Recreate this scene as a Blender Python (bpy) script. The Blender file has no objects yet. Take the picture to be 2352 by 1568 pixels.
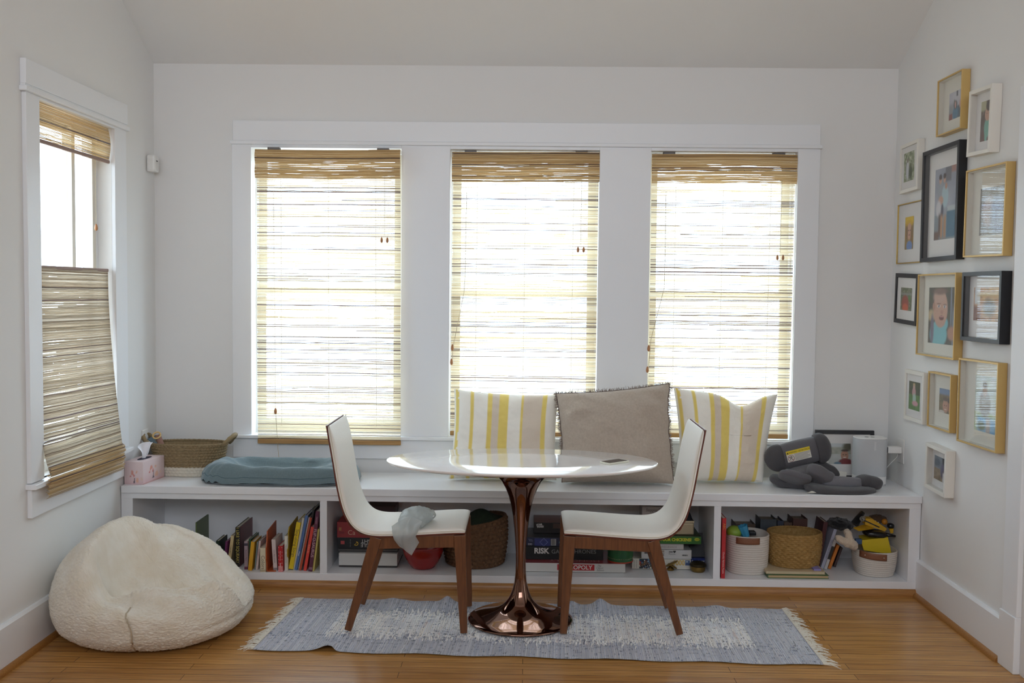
import bpy, math, random
from mathutils import Vector, Matrix, noise

# ------------------------------------------------------------------ camera, sky, lights, exposure
SC = bpy.context.scene
COL = SC.collection
FPX = 2287.0
CAM_LOC = Vector((0.0, -5.575, 1.545))
_y = Vector((34.0, 116.0, -FPX)).normalized()
_x = Vector((1.0, -0.0112, (34 - 0.0112 * 116) / FPX)).normalized()
_z = _x.cross(_y)
ROT = Matrix((_x, _y, _z))                      # camera axes -> world axes
cam_data = bpy.data.cameras.new('camera')
cam_data.sensor_width = 36.0
cam_data.lens = FPX * 36.0 / 2352.0
cam_data.clip_start = 0.05
cam = bpy.data.objects.new('camera', cam_data)
COL.objects.link(cam)
cam.matrix_world = Matrix.Translation(CAM_LOC) @ ROT.to_4x4()
SC.camera = cam

SC.view_settings.view_transform = 'Standard'
SC.view_settings.look = 'None'
SC.view_settings.gamma = 1.0
SC.view_settings.use_curve_mapping = False
SC.view_settings.exposure = -0.38
SC.cycles.use_denoising = True
SC.cycles.max_bounces = 14
SC.cycles.diffuse_bounces = 8
SC.cycles.transparent_max_bounces = 24
SC.cycles.caustics_reflective = False
SC.cycles.sample_clamp_indirect = 8.0

world = bpy.data.worlds.new('daylight')
SC.world = world
world.use_nodes = True
_nt = world.node_tree
_nt.nodes.clear()
_bg = _nt.nodes.new('ShaderNodeBackground')
_wo = _nt.nodes.new('ShaderNodeOutputWorld')
_bg.inputs[0].default_value = (0.70, 0.86, 1.0, 1)
_bg.inputs[1].default_value = 12.5
_tc = _nt.nodes.new('ShaderNodeTexCoord'); _sx = _nt.nodes.new('ShaderNodeSeparateXYZ'); _rp = _nt.nodes.new('ShaderNodeValToRGB')
_mr = _nt.nodes.new('ShaderNodeMapRange'); _mr.inputs[1].default_value = -1; _mr.inputs[2].default_value = 1
_nt.links.new(_tc.outputs['Generated'], _sx.inputs[0]); _nt.links.new(_sx.outputs[2], _mr.inputs[0]); _nt.links.new(_mr.outputs[0], _rp.inputs[0])
_e = _rp.color_ramp.elements                       # ground, horizon haze, bright overcast sky
_e[0].position = 0.36; _e[0].color = (0.30, 0.33, 0.33, 1); _e[1].position = 0.72; _e[1].color = (0.80, 1.06, 1.32, 1)
_m = _e.new(0.47); _m.color = (0.47, 0.60, 0.72, 1)
_nt.links.new(_rp.outputs[0], _bg.inputs[0])
_nt.links.new(_bg.outputs[0], _wo.inputs[0])

def area_lamp(name, loc, target, sx, sy, watts, color=(1, 1, 1), portal=False):
    d = bpy.data.lights.new(name, 'AREA')
    d.shape = 'RECTANGLE'; d.size = sx; d.size_y = sy; d.energy = watts; d.color = color
    if portal: d.cycles.is_portal = True
    o = bpy.data.objects.new(name, d)
    COL.objects.link(o)
    o.location = loc
    o.rotation_euler = (Vector(target) - Vector(loc)).to_track_quat('-Z', 'Y').to_euler()
    return o

# the windows guide the sky's light into the room
for cx, w in ((-1.122, 0.84), (-0.018, 0.83), (1.083, 0.81)):
    area_lamp('window_portal', (cx, 0.16, 1.51), (cx, -1, 1.51), w, 1.62, 1, portal=True)
area_lamp('window_portal', (-2.25, -0.961, 1.51), (0, -0.961, 1.51), 0.78, 1.64, 1, portal=True)
# added fill lamps, for the unseen open-plan room behind the camera
area_lamp('rear_daylight_fill', (-0.6, -7.2, 3.1), (0.1, -0.3, 1.3), 3.2, 1.6, 112, (0.90, 0.965, 1.06))  # high fill panel added for rear daylight, no skylight is built
area_lamp('rear_overhead_fill', (1.6, -6.6, 2.7), (0.4, -2, 0.6), 1.2, 1.2, 24, (0.95, 0.98, 1.03))  # smaller overhead fill, added to brighten the room, no fitting there

# ------------------------------------------------------------------ helpers
def at(px, py, X=None, Y=None, Z=None):
    """Where the sight line through a pixel of the 2352x1568 photograph meets a plane of the room."""
    d = Vector((px - 1176.0, 784.0 - py, -FPX))
    r = Vector((_x.dot(d), _y.dot(d), _z.dot(d)))
    if X is not None: t = (X - CAM_LOC.x) / r.x
    elif Y is not None: t = (Y - CAM_LOC.y) / r.y
    else: t = (Z - CAM_LOC.z) / r.z
    return CAM_LOC + r * t

def lin(c):
    return c / 12.92 if c <= 0.04045 else ((c + 0.055) / 1.055) ** 2.4

def rgb(h):
    if isinstance(h, str):
        h = h.lstrip('#')
        return tuple(lin(int(h[i:i + 2], 16) / 255.0) for i in (0, 2, 4))
    return tuple(h)

_MATS = {}
def mat(name, color, rough=0.5, metal=0.0, bump=None, sheen=0.0, coat=0.0, spec=0.5, mottle=None, trans=0.0):
    """bump = (scale, strength), mottle = (scale, second colour, amount)."""
    if name in _MATS: return _MATS[name]
    m = bpy.data.materials.new(name)
    m.use_nodes = True
    nt = m.node_tree
    b = nt.nodes['Principled BSDF']
    b.inputs['Base Color'].default_value = (*rgb(color), 1)
    b.inputs['Roughness'].default_value = rough
    b.inputs['Metallic'].default_value = metal
    b.inputs['Specular IOR Level'].default_value = spec
    if sheen:
        b.inputs['Sheen Weight'].default_value = sheen
        b.inputs['Sheen Roughness'].default_value = 0.5
    if coat:
        b.inputs['Coat Weight'].default_value = coat
        b.inputs['Coat Roughness'].default_value = 0.06
    tc = nt.nodes.new('ShaderNodeTexCoord')
    if mottle:
        n = nt.nodes.new('ShaderNodeTexNoise'); n.inputs['Scale'].default_value = mottle[0]
        n.inputs['Detail'].default_value = 5
        nt.links.new(tc.outputs['Object'], n.inputs['Vector'])
        rp = nt.nodes.new('ShaderNodeValToRGB')
        rp.color_ramp.elements[0].position = 0.5 - 0.5 * mottle[2]; rp.color_ramp.elements[1].position = 0.5 + 0.5 * mottle[2]
        rp.color_ramp.elements[0].color = (*rgb(mottle[1]), 1); rp.color_ramp.elements[1].color = (*rgb(color), 1)
        nt.links.new(n.outputs[0], rp.inputs[0]); nt.links.new(rp.outputs[0], b.inputs['Base Color'])
    if bump:
        n = nt.nodes.new('ShaderNodeTexNoise'); n.inputs['Scale'].default_value = bump[0]
        n.inputs['Detail'].default_value = 3
        nt.links.new(tc.outputs['Object'], n.inputs['Vector'])
        bp = nt.nodes.new('ShaderNodeBump'); bp.inputs['Strength'].default_value = bump[1]; bp.inputs['Distance'].default_value = 0.01
        nt.links.new(n.outputs[0], bp.inputs['Height']); nt.links.new(bp.outputs[0], b.inputs['Normal'])
    _MATS[name] = m
    return m

def vcol_mat(name, rough=0.6, bump=None, sheen=0.0, translucent=0.0):
    """A material whose colour is the mesh's own colour attribute (prints, stripes, dyed fabric)."""
    if name in _MATS: return _MATS[name]
    m = mat(name, (0.5, 0.5, 0.5), rough, bump=bump, sheen=sheen)
    nt = m.node_tree
    a = nt.nodes.new('ShaderNodeAttribute'); a.attribute_name = 'Col'
    b = nt.nodes['Principled BSDF']
    nt.links.new(a.outputs['Color'], b.inputs['Base Color'])
    if translucent:
        t = nt.nodes.new('ShaderNodeBsdfTranslucent'); mx = nt.nodes.new('ShaderNodeMixShader')
        mx.inputs[0].default_value = translucent
        nt.links.new(a.outputs['Color'], t.inputs[0])
        out = [n for n in nt.nodes if n.type == 'OUTPUT_MATERIAL'][0]
        nt.links.new(b.outputs[0], mx.inputs[1]); nt.links.new(t.outputs[0], mx.inputs[2]); nt.links.new(mx.outputs[0], out.inputs[0])
    return m

class MB:
    """Collects vertices and faces of ONE mesh."""
    def __init__(s): s.v = []; s.f = []; s.c = []
    def add(s, vs, fs, col=None):
        o = len(s.v); s.v += [tuple(p) for p in vs]; s.f += [tuple(i + o for i in f) for f in fs]
        if col is not None: s.c += [col] * len(vs) if not isinstance(col, list) else col
        return s
    def box(s, lo, hi, col=None):
        x0, y0, z0 = lo; x1, y1, z1 = hi
        return s.add([(x0,y0,z0),(x1,y0,z0),(x1,y1,z0),(x0,y1,z0),(x0,y0,z1),(x1,y0,z1),(x1,y1,z1),(x0,y1,z1)],
              [(0,3,2,1),(4,5,6,7),(0,1,5,4),(1,2,6,5),(2,3,7,6),(3,0,4,7)], col)
    def hexa(s, p, col=None):
        return s.add(p, [(0,3,2,1),(4,5,6,7),(0,1,5,4),(1,2,6,5),(2,3,7,6),(3,0,4,7)], col)
    def bar(s, a, b, wa, wb, up=(0, 1, 0), col=None):
        """A tapering four-sided bar; wa, wb = (width across, width along up) at each end."""
        a = Vector(a); b = Vector(b); d = (b - a).normalized(); u = Vector(up); u = (u - d * u.dot(d)).normalized(); r = d.cross(u)
        P = []
        for c, w in ((a, wa), (b, wb)):
            for i, j in ((-1, -1), (1, -1), (1, 1), (-1, 1)): P.append(c + r * (i * w[0] / 2) + u * (j * w[1] / 2))
        return s.add(P, [(0,3,2,1),(4,5,6,7),(0,1,5,4),(1,2,6,5),(2,3,7,6),(3,0,4,7)], col)
    def tube(s, pts, r, n=8, col=None, closed=False):
        pts = [Vector(p) for p in pts]; N = len(pts); rr = r if isinstance(r, (list, tuple)) else [r] * N
        base = len(s.v); vs = []; up = None
        for i, p in enumerate(pts):
            d = (pts[min(i + 1, N - 1)] - pts[max(i - 1, 0)])
            if d.length < 1e-9: d = Vector((0, 0, 1))
            d.normalize()
            if up is None:
                up = d.orthogonal().normalized()
            up = (up - d * up.dot(d)); up = up.normalized() if up.length > 1e-6 else d.orthogonal().normalized()
            q = d.cross(up)
            for k in range(n):
                t = 2 * math.pi * k / n
                vs.append(p + (up * math.cos(t) + q * math.sin(t)) * rr[i])
        fs = [(i * n + k, i * n + (k + 1) % n, (i + 1) * n + (k + 1) % n, (i + 1) * n + k) for i in range(N - 1) for k in range(n)]
        fs += [tuple(range(n - 1, -1, -1)), tuple((N - 1) * n + k for k in range(n))]
        return s.add(vs, fs, col)
    def lathe(s, prof, c=(0, 0, 0), n=48, ax=(1, 1), cap=True, warp=None, col=None):
        """prof = [(r, z), ...] from bottom to top."""
        vs = []
        for r, z in prof:
            for k in range(n):
                t = 2 * math.pi * k / n
                p = Vector((c[0] + r * ax[0] * math.cos(t), c[1] + r * ax[1] * math.sin(t), c[2] + z))
                if warp: p = warp(p, t)
                vs.append(p)
        N = len(prof)
        fs = [(i * n + k, i * n + (k + 1) % n, (i + 1) * n + (k + 1) % n, (i + 1) * n + k) for i in range(N - 1) for k in range(n)]
        if cap: fs += [tuple(range(n - 1, -1, -1)), tuple((N - 1) * n + k for k in range(n))]
        return s.add(vs, fs, col)
    def grid(s, fn, nu, nv, colfn=None, flip=False, wrap_u=False):
        vs = []; cs = []
        for j in range(nv + 1):
            for i in range(nu + 1):
                u, v = i / nu, j / nv
                vs.append(fn(u, v))
                if colfn: cs.append(colfn(u, v))
        W = nu + 1
        fs = [(j * W + i, j * W + i + 1, (j + 1) * W + i + 1, (j + 1) * W + i) for j in range(nv) for i in range(nu)]
        if flip: fs = [f[::-1] for f in fs]
        return s.add(vs, fs, cs if colfn else None)
    def slab(s, poly, z0, z1):
        """A flat-sided prism over a convex or simple polygon in x, y."""
        n = len(poly)
        return s.add([(x, y, z0) for x, y in poly] + [(x, y, z1) for x, y in poly],
              [tuple(range(n - 1, -1, -1)), tuple(range(n, 2 * n))] + [(i, (i + 1) % n, n + (i + 1) % n, n + i) for i in range(n)])
    def ellipsoid(s, c, r, n=24, m=14, e=1.0, rot=None, warp=None, col=None):
        """A super-ellipsoid; e < 1 squarer."""
        sp = lambda v, p: math.copysign(abs(v) ** p, v)
        vs = []
        for j in range(m + 1):
            a = -math.pi / 2 + math.pi * j / m
            for i in range(n):
                t = 2 * math.pi * i / n
                p = Vector((r[0] * sp(math.cos(a), e) * sp(math.cos(t), e), r[1] * sp(math.cos(a), e) * sp(math.sin(t), e), r[2] * sp(math.sin(a), e)))
                if warp: p = warp(p)
                if rot is not None: p = rot @ p
                vs.append(p + Vector(c))
        fs = [(j * n + i, j * n + (i + 1) % n, (j + 1) * n + (i + 1) % n, (j + 1) * n + i) for j in range(m) for i in range(n)]
        return s.add(vs, fs, col)
    def xf(s, M):
        s.v = [tuple(M @ Vector(p)) for p in s.v]; return s

def obj(name, mb, m, parent=None, smooth=False, bevel=0.0, local=False, label=None, solid=0.0, sub=0):
    """Link the mesh as ONE object: a part when parent is given (vertices in world axes unless local), else a thing of its own."""
    me = bpy.data.meshes.new(name)
    o = bpy.data.objects.new(name, me)
    vs = mb.v
    if parent is None:
        xs = [p[0] for p in vs]; ys = [p[1] for p in vs]; zs = [p[2] for p in vs]
        off = Vector(((min(xs) + max(xs)) / 2, (min(ys) + max(ys)) / 2, min(zs)))
        vs = [tuple(Vector(p) - off) for p in vs]
        o.location = off
    me.from_pydata(vs, [], mb.f)
    if mb.c and len(mb.c) == len(vs):
        at_ = me.color_attributes.new('Col', 'FLOAT_COLOR', 'POINT')
        flat = []
        for c in mb.c: flat += [c[0], c[1], c[2], 1.0]
        at_.data.foreach_set('color', flat)
    for mm in (m if isinstance(m, list) else [m]): me.materials.append(mm)
    me.update()
    if smooth:
        me.polygons.foreach_set('use_smooth', [True] * len(me.polygons))
    if smooth == 'auto':
        me.set_sharp_from_angle(angle=math.radians(40))
    COL.objects.link(o)
    if parent is not None:
        o.parent = parent
        if not local: o.matrix_parent_inverse = Matrix.Translation(-ROOT_AT[parent.name])
    if solid:
        md = o.modifiers.new('thick', 'SOLIDIFY'); md.thickness = solid; md.offset = 0
    if bevel:
        md = o.modifiers.new('bevel', 'BEVEL'); md.width = bevel; md.segments = 2; md.limit_method = 'ANGLE'; md.angle_limit = math.radians(35)
    if sub:
        md = o.modifiers.new('sub', 'SUBSURF'); md.levels = sub; md.render_levels = sub
    if label: o['label'] = label
    return o

ROOT_AT = {}
def tag(o, label, cat, group=None):
    o['label'] = label; o['category'] = cat
    if group: o['group'] = group
    return o

def thing(name, label, cat, loc=(0, 0, 0), group=None, rot=None):
    o = bpy.data.objects.new(name, None)
    o.empty_display_size = 0.05
    COL.objects.link(o)
    o.location = loc
    if rot is not None: o.rotation_euler = rot
    # parts are built in world axes against this point, whatever place the finished copy is moved to
    ROOT_AT[o.name] = Vector(loc)
    return tag(o, label, cat, group)

def struct(name, mb, m, parent=None, **k):
    o = obj(name, mb, m, parent, **k)
    o['kind'] = 'structure'
    return o

def copy_thing(root, loc=None, rotz=None, label=None):
    r = root.copy(); COL.objects.link(r)
    if loc is not None: r.location = loc
    if rotz is not None: r.rotation_euler.z = rotz
    if label: r['label'] = label
    for ch in list(root.children):
        c = ch.copy(); COL.objects.link(c); c.parent = r
        for g in list(ch.children):
            d = g.copy(); COL.objects.link(d); d.parent = c
    return r

def lettering(text, size, m, parent, M, name='lettering', align='CENTER', spread=1.0, squeeze=1.0, local=False, shear=0.0, bold=0.0):
    """Printed letters: text in its own x, y plane placed by the matrix M."""
    cu = bpy.data.curves.new(name, 'FONT')
    cu.body = text; cu.size = size; cu.align_x = align; cu.align_y = 'CENTER'; cu.space_character = spread; cu.shear = shear; cu.offset = bold
    cu.resolution_u = 3
    t = bpy.data.objects.new('tmp_text', cu); COL.objects.link(t)
    dg = bpy.context.evaluated_depsgraph_get(); dg.update()
    me = bpy.data.meshes.new_from_object(t.evaluated_get(dg))
    bpy.data.objects.remove(t)
    me.name = name
    me.materials.clear(); me.materials.append(m)
    me.transform(M @ Matrix.Diagonal((squeeze, 1, 1, 1)))
    o = bpy.data.objects.new(name, me); COL.objects.link(o)
    o.parent = parent
    if not local: o.matrix_parent_inverse = Matrix.Translation(-ROOT_AT[parent.name])
    return o

def sub(o, part):
    """Make a part a sub-part of another part of the same thing."""
    o.parent = part; o.matrix_parent_inverse = Matrix.Identity(4)
    return o

def face_front(x, y, z, rot=0.0):
    """Letters facing the room (towards -Y), turned by rot in the picture plane."""
    return Matrix.Translation((x, y, z)) @ Matrix.Rotation(math.pi / 2, 4, 'X') @ Matrix.Rotation(rot, 4, 'Z')

def nz(p, s=1.0, seed=0.0):
    return noise.noise(Vector((p[0] * s + seed, p[1] * s + seed * 1.7, p[2] * s - seed)))

def smooth(a, b, x):
    t = max(0.0, min(1.0, (x - a) / (b - a))); return t * t * (3 - 2 * t)

def mixc(a, b, t):
    return tuple(a[i] * (1 - t) + b[i] * t for i in range(3))

XL, XR = -2.089, 2.031
# ------------------------------------------------------------------ surface materials
def wall_paint(name, color, rough=0.75):
    return mat(name, color, rough, bump=(220, 0.03), spec=0.3)
M_WALL = wall_paint('wall_paint', '#e3e3e2')
M_CEIL = wall_paint('ceiling_paint', '#e3e3e2', 0.85)
M_TRIM = mat('trim_paint', '#e7e9ec', 0.35, spec=0.4)
M_BENCH = mat('bench_paint', '#e5e6e9', 0.3, spec=0.45)

def floor_mat():
    m = bpy.data.materials.new('oak_floor'); m.use_nodes = True
    nt = m.node_tree; b = nt.nodes['Principled BSDF']
    tc = nt.nodes.new('ShaderNodeTexCoord')
    br = nt.nodes.new('ShaderNodeTexBrick')
    br.inputs['Scale'].default_value = 1.0
    br.inputs['Brick Width'].default_value = 1.35; br.inputs['Row Height'].default_value = 0.057
    br.inputs['Mortar Size'].default_value = 0.0011; br.inputs['Mortar Smooth'].default_value = 0.3
    br.inputs['Color1'].default_value = (*rgb('#c9995a'), 1); br.inputs['Color2'].default_value = (*rgb('#b3834a'), 1)
    br.inputs['Mortar'].default_value = (*rgb('#4a2a12'), 1)
    br.offset = 0.37; br.offset_frequency = 2
    nt.links.new(tc.outputs['Object'], br.inputs['Vector'])
    mp = nt.nodes.new('ShaderNodeMapping'); mp.inputs['Scale'].default_value = (1.3, 34, 1)
    n = nt.nodes.new('ShaderNodeTexNoise'); n.inputs['Scale'].default_value = 3.0; n.inputs['Detail'].default_value = 7; n.inputs['Roughness'].default_value = 0.6
    nt.links.new(tc.outputs['Object'], mp.inputs['Vector']); nt.links.new(mp.outputs[0], n.inputs['Vector'])
    rp = nt.nodes.new('ShaderNodeValToRGB')
    rp.color_ramp.elements[0].position = 0.32; rp.color_ramp.elements[0].color = (0.62, 0.56, 0.5, 1)
    rp.color_ramp.elements[1].position = 0.72; rp.color_ramp.elements[1].color = (1.12, 1.08, 1.02, 1)
    nt.links.new(n.outputs[0], rp.inputs[0])
    mx = nt.nodes.new('ShaderNodeMix'); mx.data_type = 'RGBA'; mx.blend_type = 'MULTIPLY'; mx.inputs[0].default_value = 1
    nt.links.new(br.outputs['Color'], mx.inputs[6]); nt.links.new(rp.outputs[0], mx.inputs[7])
    nt.links.new(mx.outputs[2], b.inputs['Base Color'])
    b.inputs['Roughness'].default_value = 0.25; b.inputs['Specular IOR Level'].default_value = 0.5
    bp = nt.nodes.new('ShaderNodeBump'); bp.inputs['Strength'].default_value = 0.25; bp.inputs['Distance'].default_value = 0.002
    nt.links.new(br.outputs['Fac'], bp.inputs['Height']); bp.invert = True
    nt.links.new(bp.outputs[0], b.inputs['Normal'])
    return m
M_FLOOR = floor_mat()

def wood_mat(name, c1, c2, rough=0.4, scale=(4, 40, 4), axis=None, coat=0.0):
    m = mat(name, c1, rough, coat=coat); nt = m.node_tree; b = nt.nodes['Principled BSDF']
    tc = [n for n in nt.nodes if n.type == 'TEX_COORD'][0]
    mp = nt.nodes.new('ShaderNodeMapping'); mp.inputs['Scale'].default_value = scale
    n = nt.nodes.new('ShaderNodeTexNoise'); n.inputs['Scale'].default_value = 3; n.inputs['Detail'].default_value = 6
    rp = nt.nodes.new('ShaderNodeValToRGB')
    rp.color_ramp.elements[0].position = 0.3; rp.color_ramp.elements[0].color = (*rgb(c2), 1)
    rp.color_ramp.elements[1].position = 0.7; rp.color_ramp.elements[1].color = (*rgb(c1), 1)
    nt.links.new(tc.outputs['Object'], mp.inputs[0]); nt.links.new(mp.outputs[0], n.inputs[0]); nt.links.new(n.outputs[0], rp.inputs[0]); nt.links.new(rp.outputs[0], b.inputs['Base Color'])
    return m
M_SHOE = wood_mat('oak_moulding', '#ad7a40', '#8f5f2c', 0.4, (3, 60, 60))
M_WALNUT = wood_mat('walnut_legs', '#744626', '#57321a', 0.42, (40, 40, 3))
M_VENEER = mat('rosewood_veneer', '#5e2a1c', 0.4)

# ------------------------------------------------------------------ room shell
REAR = -9.6
mb = MB().box((-4.6, REAR, -0.1), (4.6, 0.3, 0.0)); struct('floor', mb, M_FLOOR)
# back wall with three window openings
WIN = [(-1.541, -0.703), (-0.432, 0.396), (0.679, 1.488)]
WZ0, WZ1 = 0.722, 2.325
mb = MB(); ZT = 3.0
xs = [-2.3] + [v for w in WIN for v in w] + [2.3]
for i in range(0, len(xs), 2): mb.box((xs[i], 0, 0), (xs[i + 1], 0.14, ZT))
for a, b_ in WIN:
    mb.box((a, 0, 0), (b_, 0.14, WZ0)); mb.box((a, 0, WZ1), (b_, 0.14, ZT))
struct('wall_back', mb, M_WALL)
# left wall with one window opening
LY0, LY1, LZ0, LZ1 = -1.347, -0.577, 0.712, 2.333
mb = MB(); TOP = 5.6
mb.box((XL - 0.14, LY1, 0), (XL, 0.0, TOP)); mb.box((XL - 0.14, -3.4, 0), (XL, LY0, TOP))
mb.box((XL - 0.14, LY0, 0), (XL, LY1, LZ0)); mb.box((XL - 0.14, LY0, LZ1), (XL, LY1, TOP))
mb.box((-4.6, -3.4, 0), (XL - 0.14, -3.28, TOP))
struct('wall_left', mb, M_WALL)
mb = MB().box((XR, -1.66, 0), (XR + 0.14, 0.0, TOP)); mb.box((XR, -2.9, 2.2), (XR + 0.14, -1.66, TOP)); mb.box((XR, REAR, 0), (XR + 0.14, -2.9, TOP))
mb.box((XR + 0.14, -3.4, 0), (4.6, -3.28, TOP)); mb.box((4.5, -3.4, 0), (4.6, 0.2, TOP))
struct('wall_right', mb, M_WALL)
mb = MB().box((-4.6, REAR - 0.12, 0), (4.6, REAR, TOP)); mb.box((-4.7, REAR, 0), (-4.6, -3.28, TOP)); mb.box((4.6, REAR, 0), (4.7, -3.28, TOP))
struct('wall_rear', mb, M_WALL)
# vaulted ceiling: rises from the back wall towards the room
SL = 0.53; CZ = 2.785; RIDGE = -3.6
zr = CZ - SL * RIDGE
mb = MB()
mb.hexa([(-4.7, RIDGE, zr), (4.7, RIDGE, zr), (4.7, 0.2, CZ - SL * 0.2), (-4.7, 0.2, CZ - SL * 0.2), (-4.7, RIDGE, zr + .12), (4.7, RIDGE, zr + .12), (4.7, 0.2, CZ + .12), (-4.7, 0.2, CZ + .12)])
mb.hexa([(-4.7, REAR - .12, 2.9), (4.7, REAR - .12, 2.9), (4.7, RIDGE, zr), (-4.7, RIDGE, zr), (-4.7, REAR - .12, 3.02), (4.7, REAR - .12, 3.02), (4.7, RIDGE, zr + .12), (-4.7, RIDGE, zr + .12)])
struct('ceiling', mb, M_CEIL)

# back wall trim around the three windows
T = 0.019
mb = MB().box((-1.642, -0.024, 2.362), (1.607, 0, 2.474)); mb.box((-1.655, -0.033, 2.343), (1.618, 0, 2.362))
struct('trim_1', mb, M_TRIM, bevel=0.003)
mb = MB()
for a, b_ in ((-1.648, -1.541), (-0.703, -0.432), (0.396, 0.679), (1.488, 1.61)): mb.box((a, -T, 0.722), (b_, 0, 2.343))
for a, b_ in WIN: mb.box((a, -T, 2.325), (b_, 0, 2.343))
struct('trim_2', mb, M_TRIM, bevel=0.002)
mb = MB().box((-1.655, -0.045, 0.703), (1.64, 0.0, 0.722)); mb.box((-1.648, -0.019, 0.592), (1.625, 0, 0.703))
struct('trim_3', mb, M_TRIM, bevel=0.003)
# left wall window trim
mb = MB().box((XL, -1.474, 2.375), (XL + 0.026, -0.428, 2.478)); mb.box((XL, -1.484, 2.345), (XL + 0.034, -0.42, 2.366)); mb.box((XL, -1.474, 2.366), (XL + 0.022, -0.428, 2.376))
struct('trim_4', mb, M_TRIM, bevel=0.003)
mb = MB().box((XL, -1.462, 0.715), (XL + T, LY0, 2.345)); mb.box((XL, LY1, 0.715), (XL + T, -0.435, 2.345)); mb.box((XL, LY0, 2.333), (XL + T, LY1, 2.345))
struct('trim_5', mb, M_TRIM, bevel=0.002)
mb = MB().box((XL - 0.02, -1.474, 0.69), (XL + 0.045, -0.43, 0.712)); mb.box((XL, -1.462, 0.567), (XL + 0.02, -0.5, 0.69))
struct('trim_6', mb, M_TRIM, bevel=0.003)
# baseboards and oak shoe mouldings
def base_prof(x0, x1, y0, y1, side):
    mb = MB(); s = 1 if side == 'left' else -1
    X = XL if side == 'left' else XR
    P = [(0, 0), (0.02, 0), (0.02, 0.182), (0.012, 0.192), (0, 0.192)]
    vs = [(X + s * d, y, z) for y in (y0, y1) for d, z in P]; n = len(P)
    mb.add(vs, [tuple(range(n)), tuple(range(2 * n - 1, n - 1, -1))] + [(i, n + i, n + (i + 1) % n, (i + 1) % n) for i in range(n)])
    return mb
struct('baseboard_left', base_prof(0, 0, -3.28, -0.503, 'left'), M_TRIM)
struct('baseboard_right', base_prof(0, 0, -1.415, -0.503, 'right'), M_TRIM)
mb = MB().box((XR - 0.028, -1.55, 0), (XR, -1.415, 0.235)); mb.box((XR - 0.022, -1.55, 0.235), (XR, -1.425, 2.4)); mb.box((XR, -1.68, 0), (XR + .14, -1.64, 2.2))
struct('trim_7', mb, M_TRIM, bevel=0.003)
def shoe(p0, p1, out):
    mb = MB(); o = Vector(out); R = 0.019
    P = [(0, 0)] + [(R * math.cos(a * math.pi / 12), 1.25 * R * math.sin(a * math.pi / 12)) for a in range(7)]
    n = len(P)
    vs = [tuple(Vector(p) + o * d + Vector((0, 0, z))) for p in (p0, p1) for d, z in P]
    mb.add(vs, [tuple(range(n)), tuple(range(2 * n - 1, n - 1, -1))] + [(i, n + i, n + (i + 1) % n, (i + 1) % n) for i in range(n)])
    return mb
struct('trim_8', shoe((XR - 0.02, -1.415, 0), (XR - 0.02, -0.503, 0), (-1, 0, 0)), M_SHOE)
struct('trim_9', shoe((XL + 0.02, -3.2, 0), (XL + 0.02, -0.503, 0), (1, 0, 0)), M_SHOE)
mb = shoe((XL + 0.02, -0.503, 0), (XR - 0.02, -0.503, 0), (0, -1, 0)); mb.v = [(x, y, z * 1.6) for x, y, z in mb.v]
struct('trim_10', mb, M_SHOE)

# ------------------------------------------------------------------ windows (double-hung sashes)
M_SASH = mat('sash_paint', '#e2ddd0', 0.4)
def glass_mat():
    m = bpy.data.materials.new('window_glass'); m.use_nodes = True; nt = m.node_tree
    nt.nodes.remove(nt.nodes['Principled BSDF'])
    t = nt.nodes.new('ShaderNodeBsdfTransparent'); g = nt.nodes.new('ShaderNodeBsdfGlossy'); g.inputs['Roughness'].default_value = 0.0
    mx = nt.nodes.new('ShaderNodeMixShader'); out = [n for n in nt.nodes if n.type == 'OUTPUT_MATERIAL'][0]
    mx.inputs[0].default_value = 0.05; nt.links.new(t.outputs[0], mx.inputs[1]); nt.links.new(g.outputs[0], mx.inputs[2]); nt.links.new(mx.outputs[0], out.inputs[0])
    return m
M_GLASS = glass_mat()
def window_back(k, a, b_):
    mb = MB(); z0, z1 = WZ0, WZ1; J = 0.010
    for u, v in ((a, a + J), (b_ - J, b_)): mb.box((u, 0.075, z0), (v, 0.14, z1))
    mb.box((a + J, 0.075, z0), (b_ - J, 0.14, z0 + 0.02)); mb.box((a + J, 0.075, z1 - 0.02), (b_ - J, 0.14, z1))
    w = struct('window_%d' % k, mb, M_TRIM)
    ROOT_AT[w.name] = w.location.copy()
    zm = 1.53; S = 0.044
    for (za, zb, y) in ((z0 + 0.02, zm + 0.016, 0.09), (zm - 0.016, z1 - 0.02, 0.115)):
        s = MB(); x0, x1 = a + J, b_ - J
        s.box((x0, y, za), (x0 + S, y + 0.022, zb)); s.box((x1 - S, y, za), (x1, y + 0.022, zb))
        s.box((x0 + S, y, za), (x1 - S, y + 0.022, za + (0.06 if za < 1 else 0.032))); s.box((x0 + S, y, zb - 0.032), (x1 - S, y + 0.022, zb))
        so = struct('sash', s, M_SASH, w)
        p = MB().box((x0 + S - 0.004, y + 0.009, za + 0.03), (x1 - S + 0.004, y + 0.013, zb - 0.03))
        struct('pane', p, M_GLASS, w)
for k, (a, b_) in enumerate(WIN): window_back(k + 1, a, b_)
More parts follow.
